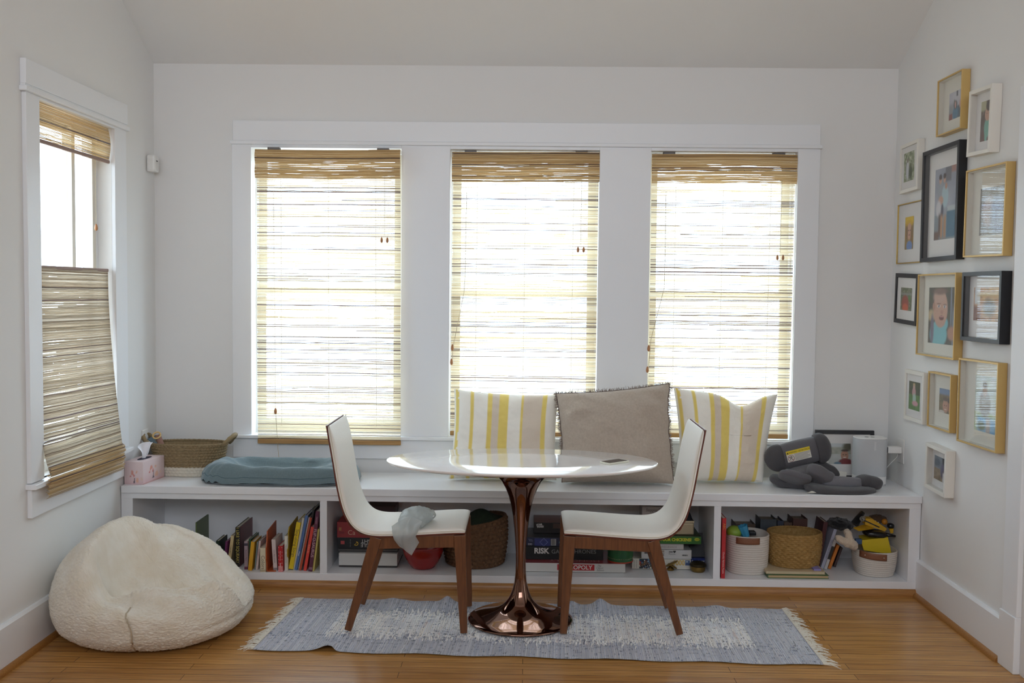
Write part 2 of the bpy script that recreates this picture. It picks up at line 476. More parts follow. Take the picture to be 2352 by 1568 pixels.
# left window: two sliding lights with a mullion
mb = MB(); xo = XL - 0.14
for u, v in ((LY0, LY0 + 0.02), (LY1 - 0.02, LY1)): mb.box((xo, u, LZ0), (XL - 0.07, v, LZ1))
mb.box((xo, LY0 + 0.02, LZ0), (XL - 0.07, LY1 - 0.02, LZ0 + 0.045)); mb.box((xo, LY0 + 0.02, LZ1 - 0.03), (XL - 0.07, LY1 - 0.02, LZ1))
w4 = struct('window_4', mb, M_TRIM); ROOT_AT[w4.name] = w4.location.copy()
ym = -0.835
for (u, v, x) in ((LY0 + 0.02, ym + 0.03, xo + 0.015), (ym - 0.02, LY1 - 0.02, xo + 0.045)):
    s = MB(); za, zb, S = LZ0 + 0.045, LZ1 - 0.03, 0.035
    s.box((x, u, za), (x + 0.022, u + S, zb)); s.box((x, v - S, za), (x + 0.022, v, zb)); s.box((x, u + S, za), (x + 0.022, v - S, za + S)); s.box((x, u + S, zb - S), (x + 0.022, v - S, zb))
    struct('sash', s, M_SASH, w4)
    struct('pane', MB().box((x + 0.009, u + S - .004, za + S - .004), (x + 0.013, v - S + .004, zb - S + .004)), M_GLASS, w4)

# ------------------------------------------------------------------ bamboo blinds
M_REED = vcol_mat('woven_reed', 0.7, translucent=0.36)
M_REEDTOP = vcol_mat('woven_reed_fold', 0.7, translucent=0.3)
M_CORD = mat('blind_cord', '#b9a887', 0.8)
M_TASSEL = mat('wooden_tassel', '#b07a4e', 0.45)
M_BRACKET = mat('bracket_metal', '#6d6a68', 0.5, metal=0.6)
REED = [rgb('#e6d5b4'), rgb('#dcc8a2'), rgb('#ecdfc6'), rgb('#d4bd96'), rgb('#e2d0ae')]
TANG = [rgb('#bfb09a'), rgb('#b5a48a'), rgb('#c8bba8'), rgb('#a99a84'), rgb('#bba990')]
TAN = [rgb('#d4b88a'), rgb('#c8a674'), rgb('#dcc49a'), rgb('#bd9b6a'), rgb('#d0b282')]
REEDD = [rgb('#6d5a50'), rgb('#5d4a4a'), rgb('#7a6652'), rgb('#8d7a62')]
def reeds(rnd, posfn, length, seg=10, tan=None, pitch=0.0046, fill=(0.76, 1.02), dark=0.2, th=0.0012, wob=0.0007, breaks=0.25):
    """Woven strip: many separate reeds; posfn(u, s) -> point at u across and s metres down."""
    mb = MB(); s = 0.0
    while s < length:
        wdt = pitch * rnd.uniform(*fill)
        c = rnd.choice(REEDD) if rnd.random() < dark else rnd.choice(tan or REED)
        k = rnd.uniform(0.8, 1.1); c = tuple(min(1, q * k) for q in c)
        ph = rnd.uniform(0, 50); u0, u1 = 0.0, 1.0
        segs = [(0.0, 1.0)]
        if rnd.random() < breaks:
            q = rnd.uniform(0.15, 0.85); segs = [(0.0, q), (q + 0.004, 1.0)] if rnd.random() < .6 else [(q, 1.0)]
        for (u0, u1) in segs:
            n = max(2, int(seg * (u1 - u0))); vs = []; wj = wdt * rnd.uniform(0.75, 1.1); dz = rnd.uniform(-.0006, .0006)
            for i in range(n + 1):
                u = u0 + (u1 - u0) * i / n
                j = wob * (noise.noise(Vector((u * 6 + ph, ph, 0))) * 2)
                for d, t in ((-wj / 2, 0), (0, th), (wj / 2, 0)):
                    p, nrm = posfn(u, min(length, max(0, s + j + d + dz)))
                    vs.append(Vector(p) + Vector(nrm) * t)
            fs = []
            for i in range(n):
                for k in range(2):
                    a = i * 3 + k
                    fs.append((a, a + 1, a + 4, a + 3))
            mb.add(vs, fs, c)
        s += pitch * rnd.uniform(0.85, 1.2)
    return mb

def tassel(p, name, parent, s=1.0):
    prof = [(0.0, 0), (0.0055, 0.003), (0.0075, 0.011), (0.006, 0.022), (0.003, 0.03), (0.0, 0.032)]
    mb = MB().lathe([(r * s, z * s) for r, z in prof], p, 12)
    return obj(name, mb, M_TASSEL, parent, smooth=True)

def back_blind(idx, label, xa, xb, xa2, xb2, ztop, zval, zbot, yf, cordx, tassels, pull):
    rnd = random.Random(40 + idx)
    t = thing('bamboo_blind', label, 'window blind', ((xa + xb) / 2, yf, zbot))
    L = ztop - zbot
    def pos(u, s):
        k = s / L
        a = xa + (xa2 - xa) * k; b = xb + (xb2 - xb) * k
        return (a + (b - a) * u, yf + 0.006 * math.sin(u * 5 + k * 7 + idx), ztop - s), (0, -1, 0)
    obj('woven_panel', reeds(rnd, pos, L, seg=12), M_REED, t)
    # folded valance in front: two soft tiers
    H = ztop - zval
    def pv(u, s):
        k = s / H
        y = yf - 0.02 - 0.012 * abs(math.sin(k * math.pi * 2.0)) - 0.004 * math.sin(u * 9 + idx)
        return (xa - 0.003 + (xb - xa + 0.006) * u, y, ztop - s - 0.003 * math.sin(u * 4 + idx)), (0, -1, 0.2)
    v = obj('valance', reeds(rnd, pv, H, seg=14, tan=TAN, pitch=0.0036, fill=(1.0, 1.45), dark=0.08, wob=0.0012, breaks=0.06), M_REEDTOP, t)
    hr = MB().box((xa + 0.004, yf + 0.006, ztop - 0.03), (xb - 0.004, yf + 0.03, ztop - 0.002)); obj('headrail', hr, mat('headrail_wood', '#8d6a42', 0.6), t)
    for q in (0.12, 0.88):
        x = xa + (xb - xa) * q
        obj('bracket', MB().box((x - 0.032, yf - 0.012, ztop - 0.004), (x + 0.032, yf + 0.03, ztop + 0.012)), M_BRACKET, t)
    br = MB()
    br.box((xa2, yf - 0.008, zbot), (xb2, yf + 0.008, zbot + 0.026))
    obj('bottom_rail', br, wood_mat('blind_rail_wood', '#b9905c', '#9a7443', 0.6, (3, 40, 90)), t, bevel=0.004)
    # lift cords seen against the panel
    for q in (0.17, 0.5, 0.83):
        x0 = xa + (xb - xa) * q; x1 = xa2 + (xb2 - xa2) * q
        obj('lift_cord', MB().tube([(x0, yf - 0.004, zval), (x1, yf - 0.005, zbot + 0.1)], 0.0009, 5), M_CORD, t)
    pc = obj('pull_cord', MB().tube(cordx, 0.0014, 6), M_CORD, t)
    for p in pull: sub(tassel(p, 'cord_tassel', t, 1.15), pc)
    for (px, py) in tassels:
        ts = []
        for d in (-6.5, 6.5):
            p = at(px + d, py, Y=yf - 0.03)
            ts.append(tassel((p.x, p.y, p.z - 0.016), 'cord_tassel', t))
        p = at(px, py - 10, Y=yf - 0.03)
        lc = obj('lift_cord', MB().tube([(p.x, p.y, zval + 0.02), (p.x, p.y, p.z)], 0.0011, 5), M_CORD, t)
        for q in ts: sub(q, lc)
    return t
A = lambda px, py, y=-0.03: at(px, py, Y=y)
# left blind hangs in front of the sill, the other two end above it
p = [A(628, 440, -.05), A(631, 700, -.05), A(633, 940, -.05), A(637, 1010, -.055), A(641, 1058, -.1)]
back_blind(0, 'left bamboo blind of the back wall, its bottom rail hanging below the sill', A(592, 346).x, A(921, 348).x, A(595, 1012).x, A(922, 1018).x, A(750, 346).z, A(750, 412).z, A(750, 1020, -.055).z, -0.055, p, [(883, 551)], [A(633, 951, -.05)])
p = [A(1072, 440, -.03), A(1068, 640, -.03), A(1066, 670, -.03), A(1040, 800, -.02), A(1038, 838, -.02)]
back_blind(1, 'woven bamboo blind on the middle back window, behind a striped cushion', A(1041, 349, .03).x, A(1376, 352, .03).x, A(1034, 1000, .03).x, A(1365, 1003, .03).x, A(1200, 351, .03).z, A(1200, 419, .03).z, A(1200, 1001, .03).z, 0.02, p, [(1334, 573)], [A(1039, 805, -.02), A(1037, 838, -.02)])
p = [A(1530, 440, -.03), A(1526, 660, -.03), A(1495, 780, -.02), A(1489, 850, -.02)]
back_blind(2, 'right bamboo blind of the back wall, above the grey car seat insert', A(1497, 355, .03).x, A(1828, 358, .03).x, A(1487, 1003, .03).x, A(1808, 1006, .03).x, A(1660, 356, .03).z, A(1660, 423, .03).z, A(1660, 1005, .03).z, 0.02, p, [(1792, 591)], [A(1490, 807, -.02), A(1487, 856, -.02)])

# left window shade: folded top under the head, long panel let down from the middle and curling out over the sill
rnd = random.Random(77)
t = thing('bamboo_blind', 'woven bamboo blind on the left wall window, lowered from its top, curling over the sill', 'window blind', (XL, -0.96, 0.63))
def pos(u, s):
    k = s / 0.9
    z = 1.626 - s - 0.010 * math.sin(k * 3) * u
    q = (1.62 - z) / 0.87
    y = (-1.335 - 0.034 * smooth(.55, 1, k)) * (1 - u) + (-0.592 - .004 * k) * u
    out = (-0.014 + 0.064 * max(0, q) ** 2) * u + (-0.014 + 0.066 * max(0, q) ** 4.5) * (1 - u)
    return (XL + out + 0.003 * math.sin(u * 11 + k * 5), y, z), (1, 0, 0.1)
obj('woven_panel', reeds(rnd, pos, 0.9, seg=12, tan=TANG, pitch=0.0042, fill=(1.35, 1.8), dark=0.09, wob=0.0009, breaks=.05), M_REEDTOP, t)
for i in range(7):
    def pf(u, s, i=i):
        y = -1.380 * (1 - u) - 0.606 * u - .002 * i * (1 - u)
        z = 0.772 - 0.018 * i - s - 0.016 * u
        out = 0.048 + 0.006 * u + 0.015 * math.sin(s / 0.03 * math.pi) + 0.0035 * (i % 2) - 0.001 * i
        return (XL + out, y + 0.003 * math.sin(i * 2.4), z), (1, 0, 0)
    obj('fold', reeds(rnd, pf, 0.03, seg=12, tan=TAN, pitch=0.0036, fill=(0.8, 1.05), dark=0.15, breaks=.05), M_REEDTOP, t)
def pv(u, s):
    return (XL - 0.012 + 0.012 * math.sin(s / 0.17 * math.pi), -1.335 + 0.75 * u, 2.335 - s), (1, 0, 0)
obj('valance', reeds(rnd, pv, 0.168, seg=12, tan=TAN, pitch=0.0038, fill=(0.8, 1.04), dark=0.08), M_REEDTOP, t)
obj('valance_rail', MB().box((XL - 0.016, -1.335, 2.158), (XL - 0.002, -0.588, 2.175)), mat('shade_rail', '#8c7266', 0.6), t, bevel=0.004)
obj('panel_rail', MB().box((XL - 0.024, -1.335, 1.618), (XL - 0.012, -0.59, 1.634)), mat('shade_rail', '#8c7266', 0.6), t, bevel=0.004)
pp = at(221, 530, X=XL - 0.03); tassel((pp.x, pp.y, pp.z), 'cord_tassel', t, 1.1)
obj('lift_cord', MB().tube([(pp.x, pp.y, 2.2), (pp.x, pp.y, pp.z + .03)], 0.001, 5), M_CORD, t)

# ------------------------------------------------------------------ built-in window bench
BT, BF = 0.521, -0.515          # bench top height, front edge
SH = 0.075                      # cubby floor
t = obj('bench_top', MB().box((XL + 0.006, BF, 0.482), (XR - 0.001, -0.047, BT)), M_BENCH, bevel=0.004)
tag(t, 'long white window seat top running wall to wall under the windows', 'bench top')
t = thing('cubby_bench', 'white built-in storage bench with three open cubbies below the window seat', 'storage bench', (0, -0.27, 0))
CF = -0.503
for a, b_ in ((XL + 0.003, -2.026), (-1.055, -1.018), (0.974, 1.010), (1.970, XR - 0.003)):
    obj('upright', MB().box((a, CF, SH), (b_, -0.05, 0.4815)), M_BENCH, t, bevel=0.0015)
obj('top_rail', MB().box((XL + .003, CF - 0.001, 0.453), (XR - .003, CF + 0.02, 0.4815)), M_BENCH, t, bevel=0.0015)
obj('shelf', MB().box((XL + .003, CF - 0.001, 0.0), (XR - .003, -0.05, SH)), M_BENCH, t, bevel=0.0015)
obj('back_panel', MB().box((XL + .003, -0.05, 0.0), (XR - .003, -0.035, 0.4815)), M_BENCH, t)

# ------------------------------------------------------------------ oval pedestal table
TX, TY, TZ = -0.014, -0.992, 0.760
t = thing('pedestal_table', 'glossy white oval table on a bronze tulip pedestal', 'table', (TX, TY, 0.008))
M_TOP = mat('white_lacquer', '#f4f3f3', 0.05, spec=0.7, coat=1.0)
prof = [(0.0, -0.028), (0.80, -0.028), (0.93, -0.020), (0.985, -0.012), (0.9985, -0.007), (1.0, -0.004), (0.998, -0.0012), (0.993, 0), (0.5, 0), (0, 0)]
mb = MB().lathe([(r, z) for r, z in prof], (TX, TY, TZ), 128, ax=(0.628, 0.354), cap=False)
obj('tabletop', mb, M_TOP, t, smooth='auto')
def copper():
    m = mat('bronze_chrome', (0.24, 0.135, 0.10), 0.05, metal=1.0)
    return m
PR = [(0.0, 0.0135), (0.238, 0.0135), (0.244, 0.015), (0.245, 0.0185), (0.242, 0.022), (0.232, 0.026), (0.205, 0.033), (0.175, 0.041), (0.147, 0.049), (0.122, 0.058), (0.101, 0.068), (0.083, 0.08), (0.067, 0.096), (0.0545, 0.113), (0.044, 0.136), (0.0345, 0.165), (0.0285, 0.195), (0.0245, 0.235), (0.0228, 0.28), (0.0235, 0.33), (0.0265, 0.385), (0.0315, 0.44), (0.0385, 0.5), (0.0475, 0.55), (0.0595, 0.595), (0.0765, 0.636), (0.096, 0.668), (0.118, 0.69), (0.15, 0.71), (0.185, 0.726), (0.19, 0.7315), (0.0, 0.7315)]
obj('pedestal', MB().lathe(PR, (TX, TY, 0), 96, cap=False), copper(), t, smooth=True)

# phone on the table
a, b_, c, d = [at(x, y, Z=TZ) for x, y in ((1376, 1060), (1392, 1053), (1449, 1063.5), (1414, 1071.5))]
ctr = (at(1376, 1059.5, Z=TZ) + at(1447, 1065, Z=TZ)) / 2
t = thing('phone', 'white phone lying face up on the right of the tabletop', 'phone', (ctr.x, ctr.y, TZ), rot=(0, 0, math.radians(-50)))
ROOT_AT[t.name] = Vector()
def rrect(w, h, r, n=6):
    P = []
    for cx, cy, a0 in ((w / 2 - r, h / 2 - r, 0), (-w / 2 + r, h / 2 - r, 90), (-w / 2 + r, -h / 2 + r, 180), (w / 2 - r, -h / 2 + r, 270)):
        for i in range(n + 1):
            q = math.radians(a0 + 90 * i / n); P.append((cx + r * math.cos(q), cy + r * math.sin(q)))
    return P
obj('body', MB().slab(rrect(0.066, 0.134, 0.01), 0.0005, 0.0082), mat('phone_shell', '#d9d6c4', 0.3), t, local=True, bevel=0.001)
obj('screen', MB().slab(rrect(0.058, 0.118, 0.004), 0.0082, 0.0088), mat('phone_screen', '#15151a', 0.12, spec=0.3), t, local=True)

# ------------------------------------------------------------------ dining chairs
M_LEATHER = mat('white_leather', '#e6e2da', 0.42, bump=(90, 0.08), spec=0.4)
def chair():
    t = thing('dining_chair', 'white upholstered dining chair on the left of the table, a plastic bag on its seat', 'dining chair', (0, 0, 0), group='dining chairs')
    ROOT_AT[t.name] = Vector()
    inner = [(0.0, 0.490), (0.02, 0.4925), (0.12, 0.486), (0.25, 0.477), (0.36, 0.471), (0.42, 0.4715), (0.462, 0.482), (0.496, 0.510), (0.520, 0.556), (0.536, 0.61), (0.551, 0.68), (0.567, 0.78), (0.583, 0.87), (0.596, 0.944)]
    def nrm(i):
        a = Vector(inner[max(i - 1, 0)]); b = Vector(inner[min(i + 1, len(inner) - 1)]); d = (b - a).normalized(); return Vector((d.y, -d.x))   # points out/below
    HW = 0.203
    ys = [-1, -0.985, -0.95, -0.88, -0.5, 0, 0.5, 0.88, 0.95, 0.985, 1]
    drop = [0.62, 0.3, 0.1, 0.02, 0, 0, 0, 0.02, 0.1, 0.3, 0.62]
    TH = 0.024
    def sheet(off0, off1, wid, round_=True):
        mb = MB(); N = len(inner); rows = []
        for side, off in ((0, off0), (1, off1)):
            for i in range(N):
                n = nrm(i); e = 1.0
                for k, y in enumerate(ys):
                    q = off + (drop[k] * (off1 - off0) if side == 0 and round_ else 0)
                    endq = 0.0
                    if side == 0 and round_ and i in (0, N - 1): q = off + max(drop[k], 0.45) * (off1 - off0)
                    p = Vector(inner[i]) + n * q
                    if round_ and side == 0 and i == 0: p.x -= 0.0
                    rows.append((0.30 - p.x, y * wid, p.y))
        K = len(ys); n0 = N * K
        f = []
        for i in range(N - 1):
            for k in range(K - 1):
                a = i * K + k; f.append((a, a + K, a + K + 1, a + 1)); b = n0 + a; f.append((b, b + 1, b + K + 1, b + K))
        for i in range(N - 1):
            a = i * K; f.append((a, n0 + a, n0 + a + K, a + K)); a = i * K + K - 1; f.append((a, a + K, n0 + a + K, n0 + a))
        for k in range(K - 1):
            f.append((k, k + 1, n0 + k + 1, n0 + k)); a = (N - 1) * K + k; f.append((a, n0 + a, n0 + a + 1, a + 1))
        return mb.add(rows, f)
    shell = obj('seat_shell', sheet(0.0, TH, HW), M_LEATHER, t, local=True, smooth=True, sub=2)
    obj('back_veneer', sheet(TH + 0.0005, TH + 0.0065, HW - 0.002, False), M_VENEER, t, local=True, smooth='auto')
    # piping line along both edges
    for s in (-1, 1):
        pts = []
        for i in range(len(inner)):
            p = Vector(inner[i]) + nrm(i) * (TH * 0.62); pts.append((0.30 - p.x, s * (HW + 0.0005), p.y))
        sub(obj('seam', MB().tube(pts, 0.0016, 6), mat('leather_seam', '#cfc8b4', 0.6), t, local=True, smooth=True), shell)
    for s in (-1, 1):
        y0 = s * 0.185
        # front leg, rear leg
        obj('leg', MB().bar((0.30 - 0.028, y0, 0.456), (0.30 - 0.006, y0 + s * 0.004, 0.0135), (0.054, 0.032), (0.031, 0.026)), M_WALNUT, t, local=True, bevel=0.003)
        obj('leg', MB().bar((0.30 - 0.400, y0, 0.441), (0.30 - 0.527, y0 + s * 0.004, 0.0175), (0.053, 0.032), (0.031, 0.026)), M_WALNUT, t, local=True, bevel=0.003)
        obj('rail', MB().hexa([(0.30 - 0.395, y0 - 0.011, 0.388), (0.30 - 0.052, y0 - 0.011, 0.400), (0.30 - 0.052, y0 + 0.011, 0.400), (0.30 - 0.395, y0 + 0.011, 0.388),
                               (0.30 - 0.385, y0 - 0.011, 0.441), (0.30 - 0.052, y0 - 0.011, 0.456), (0.30 - 0.052, y0 + 0.011, 0.456), (0.30 - 0.385, y0 + 0.011, 0.441)]), M_WALNUT, t, local=True, bevel=0.002)
    obj('rail', MB().box((0.262, -0.17, 0.402), (0.284, 0.17, 0.456)), M_WALNUT, t, local=True, bevel=0.002)
    obj('rail', MB().box((-0.113, -0.17, 0.388), (-0.09, 0.17, 0.439)), M_WALNUT, t, local=True, bevel=0.002)
    return t
ch = chair()
ch.location = (-0.559, -0.997, 0.0)
copy_thing(ch, (0.475, -0.986, 0.0), math.pi, 'white upholstered dining chair on the right of the table, its seat empty')

# ------------------------------------------------------------------ thin plastic bag slumped over the seat edge
def bag_mat():
    m = bpy.data.materials.new('thin_plastic'); m.use_nodes = True; nt = m.node_tree
    b = nt.nodes['Principled BSDF']; b.inputs['Base Color'].default_value = (*rgb('#c2cacb'), 1); b.inputs['Roughness'].default_value = 0.28
    tr = nt.nodes.new('ShaderNodeBsdfTransparent'); tl = nt.nodes.new('ShaderNodeBsdfTranslucent'); tl.inputs[0].default_value = (*rgb('#cfd6d6'), 1)
    m1 = nt.nodes.new('ShaderNodeMixShader'); m1.inputs[0].default_value = 0.35
    m2 = nt.nodes.new('ShaderNodeMixShader'); m2.inputs[0].default_value = 0.72
    out = [n for n in nt.nodes if n.type == 'OUTPUT_MATERIAL'][0]
    nt.links.new(b.outputs[0], m1.inputs[1]); nt.links.new(tl.outputs[0], m1.inputs[2]); nt.links.new(tr.outputs[0], m2.inputs[1]); nt.links.new(m1.outputs[0], m2.inputs[2]); nt.links.new(m2.outputs[0], out.inputs[0])
    return m
M_BAG = bag_mat()
t = thing('plastic_bag', 'thin grey plastic bag on the left chair, its mouth hanging over the seat edge', 'plastic bag', (-0.45, -1.08, 0.476))
def bag_body(u, v):
    # a flattened pouch on the seat, its far end plump
    ang = 2 * math.pi * u
    ax = Vector((0.16, 0.98, 0)).normalized(); pr = Vector((ax.y, -ax.x, 0))
    L = 0.215; k = v
    w = 0.060 * (0.9 + 0.35 * math.sin(k * 2.6)) * (1 if k < 0.9 else (1 - ((k - 0.9) / 0.1) ** 2 * 0.9))
    h = (0.020 + 0.020 * math.sin(k * 2.8)) * (1 if k < 0.88 else (1 - ((k - 0.88) / 0.12) ** 2 * 0.85))
    c = Vector((-0.508, -1.203, 0)) + ax * (L * k)
    p = c + pr * (w * math.cos(ang))
    z = 0.4775 + 0.0075 * (1 - abs(p.x + 0.56) / 0.3) * 0 + h * (1 + math.sin(ang)) * 0.98
    z += 0.005 * nz((p.x, p.y, ang), 26)
    zmin = 0.4850 + 0.05 * max(0, (p.x + 0.52))
    return (p.x + 0.006 * nz((p.y, p.x, v), 30, 3), p.y, max(z, zmin))
obj('pouch', MB().grid(bag_body, 56, 40), M_BAG, t, smooth=True)
F = [at(868 + 26, 1205, Y=-1.21), at(970, 1193, Y=-1.21)]
def bag_flap(u, v):
    # hangs from the seat's near edge to an uneven point
    def path(P, t):
        t *= len(P) - 1; i = min(int(t), len(P) - 2); f = t - i
        return P[i][0] + (P[i + 1][0] - P[i][0]) * f, P[i][1] + (P[i + 1][1] - P[i][1]) * f
    l = path([(899, 1209), (901, 1222), (906, 1238), (918, 1255)], v); r = path([(970, 1196), (962, 1216), (955, 1231), (963, 1245)], v)
    bulge = (14 * math.sin(min(1, u / .72) * math.pi / 2) if u < .72 else 14 + 0 * u) if False else 0
    x = l[0] + (r[0] - l[0]) * u; yv = l[1] + (r[1] - l[1]) * u
    yv += v ** 2 * 25 * (1 - abs(u - .62) / (.62 if u < .62 else .38)) - (1 - v) * 14 * math.sin(u * math.pi)
    p = at(x, yv, Y=-1.21)
    y = -1.204 - 0.020 * math.sin(v * math.pi * 0.9) * (.4 + .6 * math.sin(u * math.pi)) - 0.008 * nz((u * 2, v * 2, 1), 1.6) - 0.010 * abs(math.sin(u * 5 + v * 2.2))
    return (p.x, y, p.z)
obj('bag_mouth', MB().grid(bag_flap, 40, 40), M_BAG, t, smooth=True)

# ------------------------------------------------------------------ rag rug
def rug_mat():
    m = vcol_mat('woven_rag', 0.9, sheen=0.2); nt = m.node_tree; b = nt.nodes['Principled BSDF']
    tc = [n for n in nt.nodes if n.type == 'TEX_COORD'][0]
    w = nt.nodes.new('ShaderNodeTexWave'); w.wave_type = 'BANDS'; w.bands_direction = 'X'; w.inputs['Scale'].default_value = 34; w.inputs['Distortion'].default_value = 1.6; w.inputs['Detail'].default_value = 2; w.inputs['Detail Scale'].default_value = 1.2
    mp = nt.nodes.new('ShaderNodeMapping'); mp.inputs['Scale'].default_value = (1, 0.25, 1)
    nt.links.new(tc.outputs['Object'], mp.inputs[0]); nt.links.new(mp.outputs[0], w.inputs[0])
    bp = nt.nodes.new('ShaderNodeBump'); bp.inputs['Strength'].default_value = 0.55; bp.inputs['Distance'].default_value = 0.006
    nt.links.new(w.outputs['Fac'], bp.inputs['Height']); nt.links.new(bp.outputs[0], b.inputs['Normal'])
    return m
CB = [at(698, 1372, Z=0.008), at(1795, 1397, Z=0.008), at(1893, 1526, Z=0.008), at(580, 1490, Z=0.008)]   # back-left, back-right, front-right, front-left
t = thing('rag_rug', 'pale blue rag rug with a white centre under the table and chairs', 'rug', (0.05, -1.08, 0))
rnd = random.Random(5)
RB = [rgb('#c0c2ce'), rgb('#b3b7c6'), rgb('#caccd3'), rgb('#a9adba'), rgb('#bdbec6')]
RW = [rgb('#efeeee'), rgb('#e6e4e3'), rgb('#f4f3f1'), rgb('#e2e3e8'), rgb('#ece6de')]
RD = [rgb('#4d5678'), rgb('#6d7690'), rgb('#4a4f58'), rgb('#7c8aa8'), rgb('#8a8f98')]
NX, NY = 900, 190
rib = [(rnd.choice(RB), rnd.choice(RW), rnd.uniform(-.06, .06), rnd.uniform(-.03, .03), rnd.random()) for _ in range(NX + 1)]
def rug_uv(u, v):
    p = (CB[0] * (1 - u) + CB[1] * u) * (1 - v) + (CB[3] * (1 - u) + CB[2] * u) * v
    return p
def rug_pt(u, v):
    p = rug_uv(u, v)
    # wavy long edges
    e = smooth(0.82, 1, v) * 0.008 * math.sin(u * 37) + smooth(0.18, 0, v) * (0.012 * noise.noise(Vector((u * 14, 3, 0))) + 0.006 * noise.noise(Vector((u * 44, 9, 0))))
    z = 0.006 + 0.0012 * noise.noise(Vector((u * 60, v * 12, 0)))
    for (uc, w, hgt, v0, v1) in ((0.305, 0.012, 0.028, 0.30, 0.0), (0.455, 0.011, 0.024, 0.08, 0.0), (0.625, 0.015, 0.032, 0.28, 0.0), (0.865, 0.02, 0.012, 0.25, 0.0), (0.19, 0.02, 0.010, 0.1, 0.0), (0.565, 0.012, 0.016, .08, 0.0)):
        z += hgt * math.exp(-((u - uc) / w) ** 2) * smooth(v0, v1, v)
    z += 0.024 * math.exp(-((u - 0.135) / 0.02) ** 2) * smooth(0.80, 1.0, v) * (1 if u < 0.14 else math.exp(-((u - .14) / .008) ** 2))
    in_u = smooth(0.10, 0.115, u) * smooth(0.905, 0.89, u); in_v = smooth(0.24, 0.28, v) * smooth(0.76, 0.70, v)
    z += in_u * in_v * 0.003 * (0.5 + noise.noise(Vector((u * 240, v * 40, 2))))
    if math.hypot(p.x - TX, p.y - TY) < .275 or (min(abs(p.x + .27), abs(p.x + .785), abs(p.x - .18), abs(p.x - .7)) < .05 and min(abs(p.y + 1.19), abs(p.y + .80)) < .05): z = min(z, .0105)
    return (p.x, p.y - e, z)
def rug_col(u, v):
    i = int(u * NX); b_, w_, o0, o1, r_ = rib[min(i, NX)]
    lo = 0.27 + o0 * 0.9; hi = 0.73 + o1 * 1.6
    inside = 1.0 if (0.105 + 0.004 * o1 < u < 0.90 + 0.02 * o0 and lo < v < hi) else 0.0
    c = w_ if inside else b_
    n = noise.noise(Vector((u * 26, v * 7, 4)))
    c = mixc(c, RB[3] if not inside else RB[0], max(0, min(0.6, n * 0.9)))
    edge = math.exp(-((v - lo) / 0.06) ** 2) + math.exp(-((v - hi) / 0.07) ** 2) + (0.35 if inside else 0.14) + (0.25 if abs(u - .105) < .01 or abs(u - .9) < .01 else 0)
    s = noise.noise(Vector((u * 330 + r_ * 3, v * 34, 1)))
    if s > 0.44 - 0.26 * min(edge, 1.0): c = mixc(c, RD[int(r_ * 4.99)], 0.85)
    if inside and noise.noise(Vector((u * 90, v * 6, 8))) > 0.5: c = mixc(c, rgb('#c9a8a4'), 0.35)
    k = 0.92 + 0.24 * r_
    return tuple(q * k for q in c)
obj('rug_body', MB().grid(rug_pt, NX, NY, rug_col, flip=True), rug_mat(), t, smooth=True)
M_FRINGE = mat('rug_fringe', '#e4dfd2', 0.9)
for side in (0, 1):
    mb = MB()
    for i in range(150):
        v = (i + rnd.random()) / 150; p = rug_uv(side, v); s = -1 if side == 0 else 1
        l = rnd.uniform(0.03, 0.075); a = rnd.uniform(-0.6, 0.6)
        q = Vector((p.x + s * l * math.cos(a), p.y + l * math.sin(a), 0.002)); m_ = (p + q) / 2 + Vector((0, rnd.uniform(-.006, .006), rnd.uniform(.003, .009)))
        mb.tube([(p.x, p.y, 0.008), m_, q], [0.0022, 0.0017, 0.0009], 4)
    obj('fringe', mb, M_FRINGE, t)['kind'] = 'stuff'
# loose white rag ends along the border of the white field
mb = MB()
for i in range(420):
    u = rnd.uniform(0.11, 0.9); v = rnd.choice((rnd.gauss(0.27, 0.02), rnd.gauss(0.74, 0.035)))
    x, y, z = rug_pt(u, v)
    if math.hypot(x - TX, y - TY) < .28 or min(abs(x + .27), abs(x + .785), abs(x - .175), abs(x - .7)) < .05: continue
    a = rnd.choice((-1, 1)) * math.pi / 2 + rnd.uniform(-.5, .5); l = rnd.uniform(.012, .03)
    q = Vector((x + l * math.cos(a), y + l * math.sin(a), z + rnd.uniform(.0, .006)))
    mb.tube([(x, y, z - .001), ((x + q.x) / 2, (y + q.y) / 2, z + rnd.uniform(.005, .012)), q], [0.0028, 0.003, 0.0016], 5)
obj('rag_tuft', mb, mat('rag_white', '#ebe9e6', 0.95), t)['kind'] = 'stuff'

